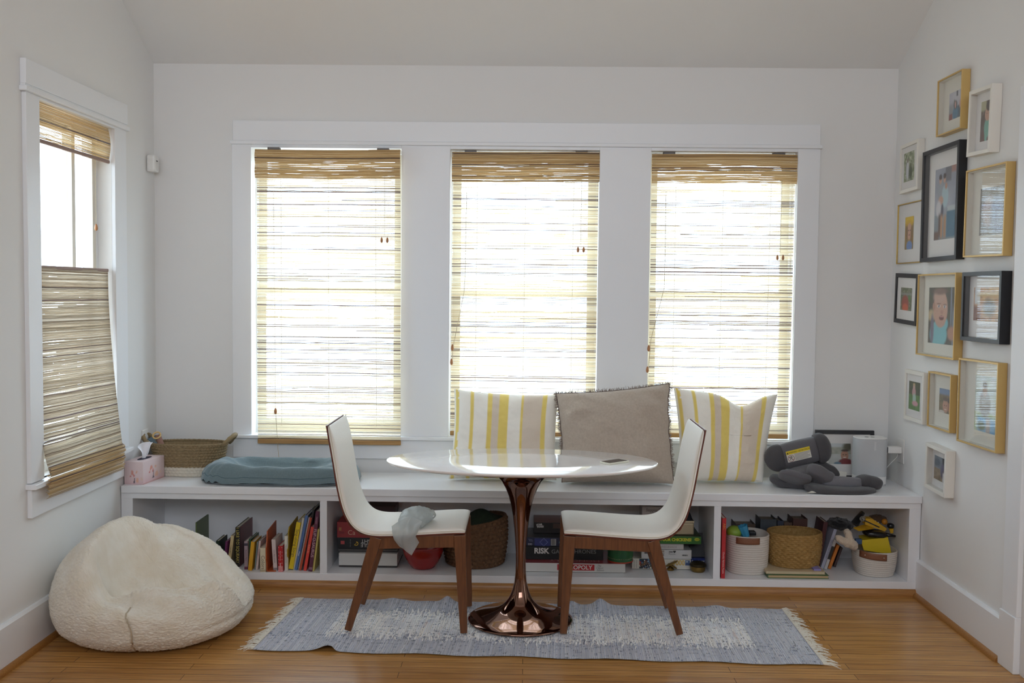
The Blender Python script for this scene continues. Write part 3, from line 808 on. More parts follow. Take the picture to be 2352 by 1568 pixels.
# ------------------------------------------------------------------ sherpa bean bag
t = thing('bean_bag', 'cream sherpa bean bag slumped on the floor against the left wall', 'bean bag', (-1.65, -1.17, 0))
BCX, BCY, BRX, BRY = -1.662, -1.17, 0.425, 0.425
def bean_raw(u, v):
    th = 2 * math.pi * u; w = v                       # v: 0 under the bag, 1 its crown
    cx, sx = math.cos(th), math.sin(th)
    if w < 0.5:
        k = w / 0.5; r = math.sin(k * math.pi / 2) ** 0.5; zz = -(1 - r ** 8.0) ** 0.62
    else:
        k = (w - 0.5) / 0.5; r = math.cos(k * math.pi / 2) ** 0.7; zz = (1 - r ** 5.0) ** 0.56
    e = 0.92
    x = r * math.copysign(abs(cx) ** e, cx); y = r * math.copysign(abs(sx) ** e, sx)
    # back ridge: high shoulder at the left, sloping away to the right
    T = 0.489 - 0.162 * max(0.0, x + 0.48) + 0.02 * smooth(.7, 1, x) - 0.08 * smooth(-0.5, -1.0, x)
    # sat-in hollow on the right front behind a rolled front lip
    lip = 0.240 + 0.035 * smooth(-0.2, 0.9, x)
    d = y - (-0.60 + 0.42 * smooth(0.1, 1.0, x))
    low = lip - 0.095
    inner = low + (T - low) * smooth(0.02, 1.02, d)
    th_ = lip + (inner - lip) * smooth(-0.06, 0.06, d) + 0.016 * math.exp(-((d + .08) / .06) ** 2)
    T += (th_ - T) * smooth(-0.46, -0.16, x)
    base = 0.185 - 0.065 * smooth(0.0, 1.0, x)
    if zz > 0: z = base + (T - base) * zz
    else: z = base + base * zz
    k = 1.0 - 0.05 * smooth(0.09, 0.0, z) - 0.05 * smooth(.30, .48, z) * smooth(.2, -.6, x)
    p = Vector((BCX + x * BRX * k, BCY + y * BRY * k, z))
    nn = Vector((x, y, zz * 0.9)).normalized()
    p -= nn * 0.008 * math.exp(-((p.z - 0.085 - .05 * (x - .4)) / 0.012) ** 2) * smooth(0.55, 0.9, x)
    # folds sweeping down from the shoulder into the hollow
    if zz > 0:
        ph = (y * 0.95 + x * 0.52) * 11.0 + 1.6 * noise.noise(Vector((x * 2.4, y * 2.4, 3)))
        c = math.sin(ph); c = (abs(c) ** 0.6) * math.copysign(1, c)
        p.z += 0.015 * c * smooth(0.05, 0.5, zz) * smooth(-0.62, -0.15, x) * smooth(1.0, 0.6, x)
    p += nn * (0.010 * noise.noise(p * 5.0) + 0.004 * noise.noise(p * 13))
    sx0 = seam_x(p.z)
    g = math.exp(-((p.x - sx0) / 0.007) ** 2) * smooth(-0.1, -0.5, y) * smooth(0.36, 0.31, p.z)
    p -= nn * 0.009 * g
    p.z = max(p.z, 0.004)
    return p, nn
def seam_x(z):
    return -1.625 + 0.02 * smooth(0.0, 0.1, z) - 0.03 * smooth(0.12, 0.24, z) - 0.11 * smooth(0.22, 0.33, z)
def bean(u, v):
    p, nn = bean_raw(u, v)
    q = p * 1.0
    q += nn * (0.0022 * noise.noise(p * 75) + 0.0040 * noise.noise(p * 150) + 0.0022 * noise.noise(p * 320))
    q.x = max(q.x, XL + 0.024); q.z = max(q.z, 0.002)
    return q
M_SHERPA = mat('sherpa_pile', '#efe8da', 0.95, bump=(420, 0.5), sheen=0.5, mottle=(14, '#e2d6c0', 0.5))
obj('bag_body', MB().grid(bean, 620, 330), M_SHERPA, t, smooth=True)
pts = []
for i in range(26):
    v = 0.30 + 0.42 * i / 25
    k_ = min(range(121), key=lambda k: abs(bean_raw(0.60 + 0.28 * k / 120, v)[0].x - seam_x(bean_raw(0.60 + 0.28 * k / 120, v)[0].z)))
    p, nn = bean_raw(0.60 + 0.28 * k_ / 120, v)
    if 0.07 < p.z < 0.33 and abs(p.x - seam_x(p.z)) < .012: pts.append(p + nn * 0.002)
obj('zip_seam', MB().tube(pts, 0.0035, 6), mat('sherpa_seam', '#b9ac95', 0.9), t, smooth=True)
obj('care_label', MB().box((XL + 0.03, -1.30, 0.13), (XL + 0.06, -1.298, 0.165)), mat('care_label_white', '#c9c9cc', 0.7), t)

# ------------------------------------------------------------------ cushions on the bench
def cushion(name, label, P, bot, thick, colfn, m, tail=None, dent=0.0, fringe=False, seed=0, fold=0.0, lean=0.16):
    """P = four outer corners as pixels (bottom-left, bottom-right, top-right, top-left); stands on the bench and leans back."""
    yb, yt = bot
    C = [at(*P[0], Z=BT + 0.012), at(*P[1], Z=BT + 0.012), at(*P[2], Y=yt), at(*P[3], Y=yt)]
    C[0].y = C[1].y = yb
    for k in (0, 1):
        q = at(*P[k], Y=yb); C[k] = Vector((q.x, yb, max(q.z, BT + 0.010)))
    t = thing(name, label, 'cushion', ((C[0].x + C[1].x) / 2, yb + 0.05, BT))
    n = ((C[1] - C[0]).cross(C[3] - C[0])).normalized()      # towards the room
    if n.y > 0: n = -n
    nu = 90
    def surf(side):
        def fn(u, v):
            # sides and top pulled in between the ears
            a, b = 2 * u - 1, 2 * v - 1
            pu = 0.055 * (1 - b * b) * a; pv = 0.06 * (1 - a * a) * b
            uu = u - pu * 0.9 * 0.5 + (0.016 * fold * noise.noise(Vector((v * 9, seed, math.copysign(3, a)))) * a * a if fold else 0); vv = v - (pv * 0.5 if b > 0 else pv * 0.2)
            if dent and b > 0: vv -= dent * math.exp(-((u - 0.66) / 0.17) ** 2) * v ** 3
            p = (C[0] * (1 - uu) + C[1] * uu) * (1 - vv) + (C[3] * (1 - uu) + C[2] * uu) * vv
            e = max(0.0, (1 - a ** 4) * (1 - b ** 4)) ** 0.55
            sag = 1.0 + 0.35 * (0.5 - v)
            h = thick * e * sag
            w = 0.009 * noise.noise(Vector((u * 6 + seed, v * 6, side))) + 0.0045 * noise.noise(Vector((u * 18 + seed, v * 18, side * 3)))
            if fold: w += 0.022 * fold * math.sin(v * 17 + 4 * a * a + 3.5 * noise.noise(Vector((u * 3, v * 3, seed)))) * smooth(0.25, 0.85, abs(a)) * (1 - abs(a) ** 6) + 0.016 * fold * noise.noise(Vector((u * 2.2 + 4, v * 8 + u * 4, 2)))
            if dent: w -= 0.03 * math.exp(-((u - 0.66) / 0.05) ** 2) * smooth(0.6, 1, v)
            p = p + n * (side * h + w * e)
            p.z = max(p.z, BT + 0.002)
            p.y = min(p.y, -0.052)
            return p
        return fn
    mb = MB(); col = (lambda u, v: colfn(u, v)) if colfn else None
    mb.grid(surf(1), nu, nu, col); mb.grid(surf(-1), nu, nu, col, flip=True)
    obj('cover', mb, m, t, smooth=True)
    return t, surf, n
def stripes(seq, base):
    def f(u, v):
        c = base
        for a, b, q in seq:
            w = 0.003 * noise.noise(Vector((v * 9, a * 20, 0)))
            if a + w <= u < b + w: c = q
        return c
    return f
IV, YE, BE = rgb('#f1ede3'), rgb('#e8d072'), rgb('#d9cbba')
SEQ = [(0.02, 0.045, YE), (0.165, 0.195, YE), (0.325, 0.375, YE), (0.375, 0.44, BE), (0.44, 0.53, YE), (0.65, 0.675, YE), (0.675, 0.85, BE), (0.85, 0.897, YE)]
M_STRIPE = vcol_mat('striped_linen', 0.9, bump=(260, 0.25), sheen=0.25)
cushion('striped_cushion', 'left ivory cushion with yellow and beige stripes, behind the table', [(1030, 1108), (1278, 1108), (1284, 906), (1043, 893)], (-0.265, -0.13), 0.085, stripes(SEQ, IV), M_STRIPE, seed=1)
t3, _, _ = cushion('striped_cushion', 'right ivory cushion with yellow and beige stripes, its top edge dented', [(1562, 1113), (1752, 1113), (1786, 905), (1547, 890)], (-0.245, -0.13), 0.085, stripes(SEQ, IV), M_STRIPE, dent=0.13, seed=9)
# folded corner that pokes out at its foot
def ear(u, v):
    q = at(1712 + 60 * u, 1112 - 32 * math.sin(v * math.pi) * (1 - .5 * u) - 6 * u, Y=-0.2 - 0.03 * math.cos(v * math.pi) * (1 - u * .8))
    q.z = max(q.z, BT + 0.002)
    return q
M_GREIGE = mat('washed_linen', '#bcae9f', 0.92, bump=(300, 0.35), sheen=0.25, mottle=(90, '#aa9c8e', 0.6))
tg, sf, nn_ = cushion('linen_cushion', 'large grey-brown linen cushion with frayed edges between the two striped ones', [(1290, 1113), (1549, 1113), (1537, 880), (1276, 903)], (-0.325, -0.165), 0.105, None, M_GREIGE, seed=4, fold=0.8)
rnd = random.Random(12)
mb = MB(); tb = MB(); f1 = sf(1)
for side in range(3):
    prev = []
    for i in range(91):
        k = i / 90
        u, v = ((0.002, k) if side == 0 else (0.998, k) if side == 1 else (k, 0.998))
        p = Vector(f1(u, v)); prev.append(p)
        out = Vector((-1, 0, 0)) if side == 0 else Vector((1, 0, 0)) if side == 1 else Vector((0, 0, 1))
        if v > 0.12:
            for _ in range(5 if rnd.random() < .7 else 2):
                l = rnd.uniform(0.006, 0.020); d = (out + Vector((rnd.uniform(-.7, .7), rnd.uniform(-.5, .5), rnd.uniform(-.7, .7)))).normalized()
                s = p + Vector((rnd.uniform(-.004, .004), rnd.uniform(-.002, .002), rnd.uniform(-.004, .004)))
                tb.tube([s, s + d * l * .6 + Vector((0, 0, -.001)), s + d * l], [0.0013, 0.0011, 0.0006], 4)
    mb.tube(prev, 0.0022, 6)
obj('seam', mb, mat('linen_seam', '#5d4a44', 0.9), tg)
fr = obj('frayed_edge', tb, mat('linen_fray', '#8d8078', 0.95), tg); fr['kind'] = 'stuff'

# ------------------------------------------------------------------ picture frames on the right wall
def frame_glass():
    m = bpy.data.materials.new('frame_glass'); m.use_nodes = True; nt = m.node_tree
    nt.nodes.remove(nt.nodes['Principled BSDF'])
    t = nt.nodes.new('ShaderNodeBsdfTransparent'); g = nt.nodes.new('ShaderNodeBsdfGlossy'); g.inputs['Roughness'].default_value = 0.015
    lw = nt.nodes.new('ShaderNodeLayerWeight'); lw.inputs[0].default_value = 0.5
    pw = nt.nodes.new('ShaderNodeMath'); pw.operation = 'POWER'; pw.inputs[1].default_value = 5.0
    ad = nt.nodes.new('ShaderNodeMath'); ad.operation = 'MULTIPLY_ADD'; ad.inputs[1].default_value = 0.6; ad.inputs[2].default_value = 0.04
    mx = nt.nodes.new('ShaderNodeMixShader'); out = [n for n in nt.nodes if n.type == 'OUTPUT_MATERIAL'][0]
    nt.links.new(lw.outputs['Facing'], pw.inputs[0]); nt.links.new(pw.outputs[0], ad.inputs[0]); nt.links.new(ad.outputs[0], mx.inputs[0])
    nt.links.new(t.outputs[0], mx.inputs[1]); nt.links.new(g.outputs[0], mx.inputs[2]); nt.links.new(mx.outputs[0], out.inputs[0])
    return m
M_FGLASS = frame_glass()
M_PRINT = vcol_mat('photo_print', 0.45)
M_MATB = mat('mat_board', '#e6e4e2', 0.9)
M_MATC = mat('mat_board_cream', '#dedbd0', 0.9)
M_GOLD = mat('brushed_gold', '#cfae6e', 0.4, metal=0.3, bump=(300, 0.05))
M_BRASS = mat('thin_brass', '#c4a356', 0.3, metal=0.8)
M_BLACK = mat('black_frame', '#1b1b20', 0.4)
M_WHITEF = mat('white_frame', '#e3e0d8', 0.5)

def painter(bg, shapes):
    """A small printed picture: bg(u, v) plus soft ellipses and boxes (kind, cx, cy, rx, ry, colour, softness), v up."""
    cols = [(k, cx, cy, rx, ry, rgb(c), s) for k, cx, cy, rx, ry, c, s in shapes]
    def f(u, v):
        c = bg(u, v)
        for k, cx, cy, rx, ry, q, s in cols:
            if k == 'e': d = math.hypot((u - cx) / rx, (v - cy) / ry)
            else: d = max(abs(u - cx) / rx, abs(v - cy) / ry)
            a = 1 - smooth(1 - s, 1 + s, d)
            if a > 0: c = mixc(c, q, a)
        return c
    return f
def mottled(c1, c2, sc, seed, c3=None):
    a, b, e = rgb(c1), rgb(c2), rgb(c3) if c3 else None
    def f(u, v):
        c = mixc(a, b, max(0, min(1, 0.5 + 0.9 * noise.noise(Vector((u * sc, v * sc, seed))))))
        if e and noise.noise(Vector((u * sc * 1.7, v * sc * 1.7, seed + 9))) > 0.25: c = mixc(c, e, 0.6)
        return c
    return f
def split(lo, hi, at_):
    return lambda u, v: lo(u, v) if v < at_ else hi(u, v)
SKIN, SKIN2 = '#c99f88', '#b98a72'
PIC = {
 'sofa': painter(mottled('#c3c4cc', '#b4b5c2', 3, 1), [('b', .52, .9, .05, .10, '#4a4d55', .2), ('b', .12, .22, .16, .35, '#8d9096', .5), ('b', .1, .08, .14, .14, '#8a4a48', .3), ('e', .72, .22, .36, .24, '#4a6474', .2), ('e', .42, .2, .18, .26, '#4f7d9a', .25), ('e', .42, .5, .12, .16, '#3d4a48', .3), ('e', .42, .50, .05, .13, '#c69a95', .3), ('e', .72, .48, .05, .14, '#c69a95', .3), ('e', .35, .62, .03, .10, '#6b6a64', .3)]),
 'child': painter(mottled('#6e5a4e', '#57473f', 4, 3, '#8a8072'), [('b', .2, .9, .25, .14, '#b5b290', .3), ('b', .6, .12, .5, .14, '#6e463c', .3), ('e', .58, .32, .26, .24, '#79b3a2', .15), ('e', .5, .14, .12, .2, '#79b3a2', .3), ('e', .6, .66, .25, .17, SKIN, .12), ('e', .66, .86, .22, .13, '#4a3a34', .2), ('e', .52, .68, .03, .015, '#3a2a26', .4), ('e', .70, .68, .03, .015, '#3a2a26', .4)]),
 'garden': painter(mottled('#5f6f45', '#a9b094', 7, 5, '#d8dccf'), [('e', .36, .40, .14, .36, '#c9ccd2', .3), ('e', .36, .72, .07, .08, '#7b6a5c', .3), ('e', .66, .3, .18, .26, '#3d4a2c', .5)]),
 'family': painter(split(mottled('#7d8a94', '#98a2a8', 3, 8), mottled('#a9aebb', '#8f95a5', 3, 7), .35), [('b', .86, .96, .14, .05, '#a87a6c', .3), ('b', .64, .90, .14, .10, '#6b6d75', .2), ('b', .82, .22, .22, .20, '#2f6a86', .1), ('b', .82, .42, .2, .03, '#b9c4c6', .2), ('e', .28, .66, .14, .18, '#9aa2ac', .2), ('e', .50, .60, .16, .16, '#a9c4cc', .2), ('e', .26, .84, .065, .055, SKIN, .2), ('e', .26, .88, .075, .04, '#3a302c', .25), ('e', .46, .84, .06, .055, SKIN, .2), ('e', .46, .885, .07, .04, '#3a2a26', .25), ('e', .54, .74, .06, .045, SKIN2, .2), ('e', .30, .55, .12, .06, SKIN, .3), ('e', .20, .44, .12, .11, '#d5d4d8', .3), ('e', .38, .40, .06, .10, '#3a3f55', .3), ('b', .28, .20, .07, .16, '#5a4238', .3), ('b', .36, .18, .05, .16, '#b98a5e', .3), ('b', .52, .18, .055, .15, '#b5885c', .3), ('b', .12, .06, .12, .06, '#6b4a38', .4)]),
 'dark': painter(mottled('#5d5650', '#84807a', 5, 11), [('e', .3, .5, .2, .3, '#a08a80', .4), ('e', .65, .4, .25, .4, '#8a93a8', .4)]),
 'portrait': painter(mottled('#b58f2e', '#8d7a52', 5, 13), [('b', .5, .92, .5, .12, '#e0bd2a', .2), ('e', .5, .78, .42, .12, '#d7ad22', .2), ('e', .52, .55, .28, .25, SKIN, .15), ('e', .22, .5, .12, .25, '#8a6a3e', .3), ('e', .80, .45, .12, .3, '#8a6a3e', .3), ('e', .42, .58, .05, .02, '#3a2a26', .4), ('e', .62, .58, .05, .02, '#3a2a26', .4), ('e', .52, .44, .09, .02, '#8d5a50', .4), ('e', .55, .10, .34, .16, '#6d8cc0', .2)]),
 'house': painter(mottled('#5d6b46', '#7d7a6c', 6, 15, '#9aa07e'), [('b', .5, .72, .5, .05, '#8d8f88', .3), ('e', .42, .3, .32, .36, '#9c4a36', .2), ('e', .45, .1, .26, .2, '#c8603e', .3), ('e', .8, .55, .1, .14, '#5d8a4c', .4)]),
 'baby': painter(mottled('#3f3f36', '#585246', 3, 17, '#4f5a36'), [('e', .1, .5, .14, .1, '#c9b48a', .4), ('b', .78, .72, .025, .4, '#7f8796', .3), ('b', .86, .25, .035, .4, '#7f8796', .3), ('e', .82, .2, .15, .12, SKIN2, .3), ('e', .36, .17, .30, .24, '#7cc0c8', .1), ('e', .60, .36, .09, .1, '#7cc0c8', .2), ('e', .14, .25, .06, .28, '#7a7488', .3), ('e', .42, .62, .245, .33, SKIN, .07), ('e', .37, .83, .20, .12, '#caa796', .3), ('e', .19, .66, .05, .07, SKIN2, .2), ('e', .40, .93, .22, .06, '#85685a', .5), ('e', .36, .665, .055, .024, '#e6ddd8', .2), ('e', .56, .66, .05, .022, '#e6ddd8', .2), ('e', .365, .665, .026, .022, '#46566a', .2), ('e', .56, .66, .025, .02, '#46566a', .2), ('e', .36, .71, .07, .012, '#8d6a5a', .5), ('e', .57, .70, .06, .012, '#8d6a5a', .5), ('e', .47, .565, .045, .035, '#b98676', .5), ('e', .46, .46, .085, .042, '#6d332e', .12), ('e', .46, .48, .06, .012, '#c98a84', .3), ('e', .44, .36, .13, .05, '#c49c88', .5)]),
 'porch': painter(mottled('#b9825a', '#c9a06c', 5, 19, '#8d6a52'), [('b', .14, .75, .10, .25, '#d5d8da', .15), ('b', .14, .2, .14, .24, '#7d4a3c', .3), ('e', .6, .4, .25, .25, '#6d6a62', .5), ('b', .6, .8, .4, .06, '#d8bd8a', .4)]),
 'lawn': painter(split(mottled('#4f7a3a', '#6b9150', 6, 21), mottled('#3f4a30', '#5a5d42', 6, 22), .55), [('e', .46, .62, .16, .18, '#c79a9c', .25), ('e', .46, .82, .10, .10, '#c9a79c', .25), ('e', .5, .40, .15, .18, '#a9c4b4', .3), ('e', .58, .24, .26, .09, '#c9959c', .3), ('e', .46, .9, .1, .05, '#c2a878', .3)]),
 'couple': painter(mottled('#5d5a3c', '#7d6a4a', 5, 23, '#8d7a52'), [('b', .4, .9, .6, .14, '#6f87a8', .5), ('e', .46, .30, .20, .28, SKIN2, .15), ('e', .82, .30, .20, .28, '#a06a50', .15), ('e', .82, .55, .22, .12, '#3f2e28', .3), ('e', .46, .58, .2, .08, '#5d4838', .3), ('e', .4, .32, .035, .02, '#3a2420', .4), ('e', .54, .32, .035, .02, '#3a2420', .4), ('e', .46, .16, .08, .02, '#e0cdc4', .4), ('e', .2, .03, .2, .07, '#c9c4bc', .3)]),
 'man': painter(split(mottled('#8fae6a', '#c9ccb8', 6, 25), mottled('#c9d2d8', '#b4c0b4', 4, 26), .35), [('b', .6, .12, .45, .14, '#5f9fd0', .3), ('e', .35, .1, .2, .08, '#3f5a4c', .4), ('e', .48, .5, .28, .24, '#8d8a86', .2), ('e', .48, .74, .11, .11, '#b09684', .2), ('e', .48, .84, .12, .06, '#5a5650', .3), ('b', .66, .1, .1, .16, '#a09aa0', .3)]),
 'farm': painter(split(mottled('#a3927a', '#8d7d66', 6, 27), mottled('#8d95a4', '#6d7884', 5, 28), .5), [('e', .2, .72, .24, .16, '#5d6a78', .4), ('b', .62, .78, .06, .25, '#3f4248', .3), ('e', .6, .45, .15, .30, '#6d6a8a', .3), ('e', .75, .3, .2, .2, '#5a4f55', .4), ('b', .66, .2, .05, .2, '#d8d4d4', .3)]),
 'beach': painter(split(mottled('#b8bcb8', '#c9ccc8', 4, 29), mottled('#9a9f90', '#b4b4a8', 7, 30), .5), [('b', .5, .92, .5, .1, '#c9d0d2', .3), ('e', .86, .84, .22, .2, '#5d5a48', .5), ('e', .72, .42, .17, .26, SKIN2, .1), ('e', .74, .66, .17, .055, '#4a3a32', .3), ('e', .66, .46, .035, .02, '#3a2420', .4), ('e', .78, .46, .035, .02, '#3a2420', .4), ('e', .72, .33, .07, .022, '#e6dcd6', .3), ('e', .76, .1, .32, .17, '#7a2a30', .2), ('e', .4, .03, .16, .08, '#5d7a8d', .3)]),
}
def frame(label, yc, zc, w, h, depth, border, tilt, M, pic, pd, psize, matm=None, kind='right', deep=True, name='framed_photo'):
    """A framed photograph hung on the right wall; u runs towards the room, v up."""
    t = thing(name, label, 'picture frame', (XR - 0.001, yc, zc - h / 2), group='framed photographs on the right wall')
    R = Matrix.Translation((XR - 0.001, yc, zc)) @ Matrix.Rotation(tilt, 4, 'X') @ Matrix(((0, 0, -1, 0), (-1, 0, 0, 0), (0, 1, 0, 0), (0, 0, 0, 1)))
    def ring(a, b, z0, z1, bo):
        mb = MB()
        mb.hexa([(-a, -b, z0), (a, -b, z0), (a - bo, -b + bo, z0), (-a + bo, -b + bo, z0), (-a, -b, z1), (a, -b, z1), (a - bo, -b + bo, z1), (-a + bo, -b + bo, z1)])
        mb.hexa([(a, -b, z0), (a, b, z0), (a - bo, b - bo, z0), (a - bo, -b + bo, z0), (a, -b, z1), (a, b, z1), (a - bo, b - bo, z1), (a - bo, -b + bo, z1)])
        mb.hexa([(a, b, z0), (-a, b, z0), (-a + bo, b - bo, z0), (a - bo, b - bo, z0), (a, b, z1), (-a, b, z1), (-a + bo, b - bo, z1), (a - bo, b - bo, z1)])
        mb.hexa([(-a, b, z0), (-a, -b, z0), (-a + bo, -b + bo, z0), (-a + bo, b - bo, z0), (-a, b, z1), (-a, -b, z1), (-a + bo, -b + bo, z1), (-a + bo, b - bo, z1)])
        return mb
    a, b = w / 2, h / 2
    rec = 0.014 if deep else depth - 0.006     # how far back the picture sits
    z_mat = depth - (0.030 if deep else 0.006)
    z_mat = max(0.004, z_mat)
    obj('frame', ring(a, b, 0.0, depth, border).xf(R), M, t, bevel=0.0008)
    i = 0.0008
    obj('mat_board', MB().box((-a + border + i, -b + border + i, 0.002), (a - border - i, b - border - i, z_mat)).xf(R), matm or M_MATB, t)
    if M is M_GOLD: obj('spacer', ring(a - border - .0005, b - border - .0005, z_mat, depth - .0065, .0025).xf(R), matm or M_MATB, t)
    pu, pv = pd; pw, ph = psize
    mb = MB().grid(lambda u, v: R @ Vector((pu + (u - .5) * pw, pv + (v - .5) * ph, z_mat + 0.0008)), 56, 56, PIC[pic])
    obj('photo', mb, M_PRINT, t)
    obj('glass', MB().box((-a + border - .001, -b + border - .001, depth - 0.006), (a - border + .001, b - border + .001, depth - 0.004)).xf(R), M_FGLASS, t)
    return t
frame('gold framed photo of people on a sofa, highest on the right wall', -0.771, 2.451, .276, .271, .040, .007, 0.0, M_GOLD, 'sofa', (.022, -.005), (.168, .128), M_MATC)
frame('white framed photo of a toddler in a green bib, near the top of the wall', -1.110, 2.313, .224, .292, .045, .017, 0.035, M_WHITEF, 'child', (.008, .002), (.110, .175))
frame('white framed photo of a figure among leaves, left of the large black frame', -0.278, 2.215, .248, .258, .034, .018, -0.02, M_WHITEF, 'garden', (-.006, .004), (.140, .152), deep=False)
frame('large black framed photo of a standing family beside a blue cabinet', -0.692, 1.988, .426, .552, .040, .020, -0.006, M_BLACK, 'family', (.003, .002), (.240, .347))
frame('large gold frame reflecting the window blinds, right of the tall black one', -1.174, 1.912, .384, .392, .040, .008, 0.015, M_GOLD, 'dark', (.031, .002), (.261, .207), M_MATC)
frame('thin brass framed portrait with a yellow hat, below the leafy white frame', -0.248, 1.873, .333, .322, .012, .006, 0.0, M_BRASS, 'portrait', (-.005, 0), (.116, .172), deep=False)
frame('small black frame with a red patch in its photo, nearest the corner', -0.252, 1.524, .308, .268, .020, .022, 0.035, M_BLACK, 'house', (-.002, -.001), (.154, .120), deep=False)
frame('gold framed close-up of a smiling baby in a turquoise shirt', -0.694, 1.447, .451, .407, .042, .008, -0.004, M_GOLD, 'baby', (.022, -.001), (.336, .275), M_MATC)
frame('square black frame with an orange photo, right of the baby picture', -1.181, 1.496, .379, .309, .045, .018, 0.0, M_BLACK, 'porch', (.001, .012), (.254, .148))
frame('white framed photo of children on green grass, below the small black frame', -0.408, 1.022, .252, .263, .022, .020, 0.0, M_WHITEF, 'lawn', (-.001, .001), (.146, .147), deep=False)
frame('small gold framed photo of a smiling couple beside the green grass photo', -0.746, 1.033, .266, .274, .032, .008, -0.005, M_GOLD, 'couple', (.023, .002), (.159, .117), M_MATC)
frame('gold framed photo of a man under blind reflections, low at the right', -1.167, 1.069, .385, .383, .040, .008, -0.01, M_GOLD, 'man', (.021, 0), (.199, .247), M_MATC)
frame('white frame with a dusty outdoor photo, lowest on the right wall', -0.762, 0.703, .243, .224, .045, .018, 0.026, M_WHITEF, 'farm', (.003, 0), (.165, .116))

# ------------------------------------------------------------------ fittings on the walls
M_PLASTIC = mat('white_plastic', '#e4e4e2', 0.4)
t = thing('motion_sensor', 'small white motion sensor on the left wall beside the corner', 'sensor', (XL, -0.085, 2.175))
obj('housing', MB().box((XL + 0.001, -0.125, 2.175), (XL + 0.050, -0.052, 2.268)), M_PLASTIC, t, bevel=0.012)
obj('lens', MB().ellipsoid((XL + 0.048, -0.09, 2.205), (0.006, 0.024, 0.022), 20, 10), mat('sensor_lens', '#d8d8d6', 0.35), t, smooth=True)
obj('slot', MB().box((XL + 0.0495, -0.103, 2.232), (XL + 0.051, -0.083, 2.239)), mat('sensor_slot', '#1d1d1f', 0.4), t, bevel=0.0005)
t = thing('outlet_plate', 'white outlet plate on the left wall behind the seagrass basket', 'outlet', (XL, -0.17, 0.65))
obj('plate', MB().box((XL + 0.0005, -0.215, 0.635), (XL + 0.006, -0.13, 0.765)), M_PLASTIC, t, bevel=0.003)
t = thing('outlet_plate', 'white outlet plate on the right wall behind the speaker', 'outlet', (XR, -0.17, 0.65))
obj('plate', MB().box((XR - 0.006, -0.255, 0.64), (XR - 0.0005, -0.165, 0.77)), M_PLASTIC, t, bevel=0.003)

# ------------------------------------------------------------------ left end of the bench
# tissue box
c0 = at(329, 1113, Z=BT); l0 = at(280, 1112, Z=BT); r0 = at(374, 1096, Z=BT)
t = thing('tissue_box', 'pink tissue box with painted flowers at the left end of the bench', 'tissue box', (c0.x, c0.y, BT))
dl = (Vector((-1.0, 0.12, 0))).normalized(); dr = (Vector((r0.x - c0.x, r0.y - c0.y, 0))).normalized(); dl = Vector((-dr.y, dr.x, 0)) if True else dl
S1, S2, TH_ = 0.104, 0.225, 0.118
def tis(a, b, z): return Vector((c0.x, c0.y, BT + 0.0005)) + dl * a + dr * b + Vector((0, 0, z))
PK = rgb('#e3cfd0'); PK2 = rgb('#d8b9bd'); OR_ = rgb('#d97d62'); DK = rgb('#4a4a58'); PCH = rgb('#e2ab86')
def flower(u, v, seed=0):
    c = mixc(PK2, PK, smooth(0.0, .55, v))
    for (cx, cy, r, col, s) in ((.38, .62, .10, OR_, 1), (.45, .48, .07, rgb('#d0605a'), 2), (.58, .64, .06, PCH, 3), (.62, .28, .12, PCH, 4), (.30, .44, .05, rgb('#c95a52'), 5), (.82, .34, .08, rgb('#e2c3b0'), 6)):
        d = math.hypot((u - cx) / 0.55, v - cy) + 0.06 * noise.noise(Vector((u * 14, v * 14, s + seed)))
        if d < r: c = mixc(c, col, 0.7)
    if abs(u - .47 + .1 * (v - .4)) < .012 and .15 < v < .5: c = DK
    if math.hypot((u - .46) / 0.6, v - .2) + .05 * noise.noise(Vector((u * 20, v * 20, 3))) < .06: c = mixc(c, DK, .8)
    if v < .035: c = mixc(c, rgb('#c98f86'), .6)
    return c
mb = MB()
mb.grid(lambda u, v: tis(0, S2 * u, TH_ * v), 40, 30, flower)
mb.grid(lambda u, v: tis(S1 * (1 - u), 0, TH_ * v), 26, 30, lambda u, v: flower(u * .9, v + .1, 4))
mb.grid(lambda u, v: tis(S1, S2 * (1 - u), TH_ * v), 2, 2, lambda u, v: PK)
mb.grid(lambda u, v: tis(S1 * u, S2, TH_ * v), 2, 2, lambda u, v: PK)
mb.grid(lambda u, v: tis(S1 * v, S2 * u, TH_), 2, 2, lambda u, v: PK)
mb.grid(lambda u, v: tis(S1 * v, S2 * u, 0), 2, 2, lambda u, v: PK, flip=True)
obj('carton', mb, vcol_mat('printed_card', 0.5), t)
mb = MB().lathe([(0, 0), (1, 0)], (0, 0, 0), 28, cap=False); Mo = Matrix.Identity(4)
mb.v = [tuple(tis(S1 / 2 + p[0] * .022, S2 / 2 + p[1] * .066, TH_ + 0.0008)) for p in mb.v]
obj('opening', mb, mat('box_slot', '#23213a', 0.6), t)
def tis_sheet(u, v):
    a = (u - .5); w = 0.02 + 0.055 * v
    p = tis(S1 / 2 + 0.006 * math.sin(u * 9) - .012 * v, S2 / 2 - 0.004 + a * w * 1.9 + .012 * v, TH_ + 0.001 + 0.088 * v - 0.022 * v * abs(a) * 2 + .008 * math.sin(u * 7) * v)
    return p + Vector((0.012 * math.sin(u * 8 + v * 4) * v, -.012 * math.cos(u * 10) * v, 0))
obj('tissue', MB().grid(tis_sheet, 26, 20), mat('tissue_paper', '#e9e9ee', 0.9), t, smooth=True, solid=0.0006)

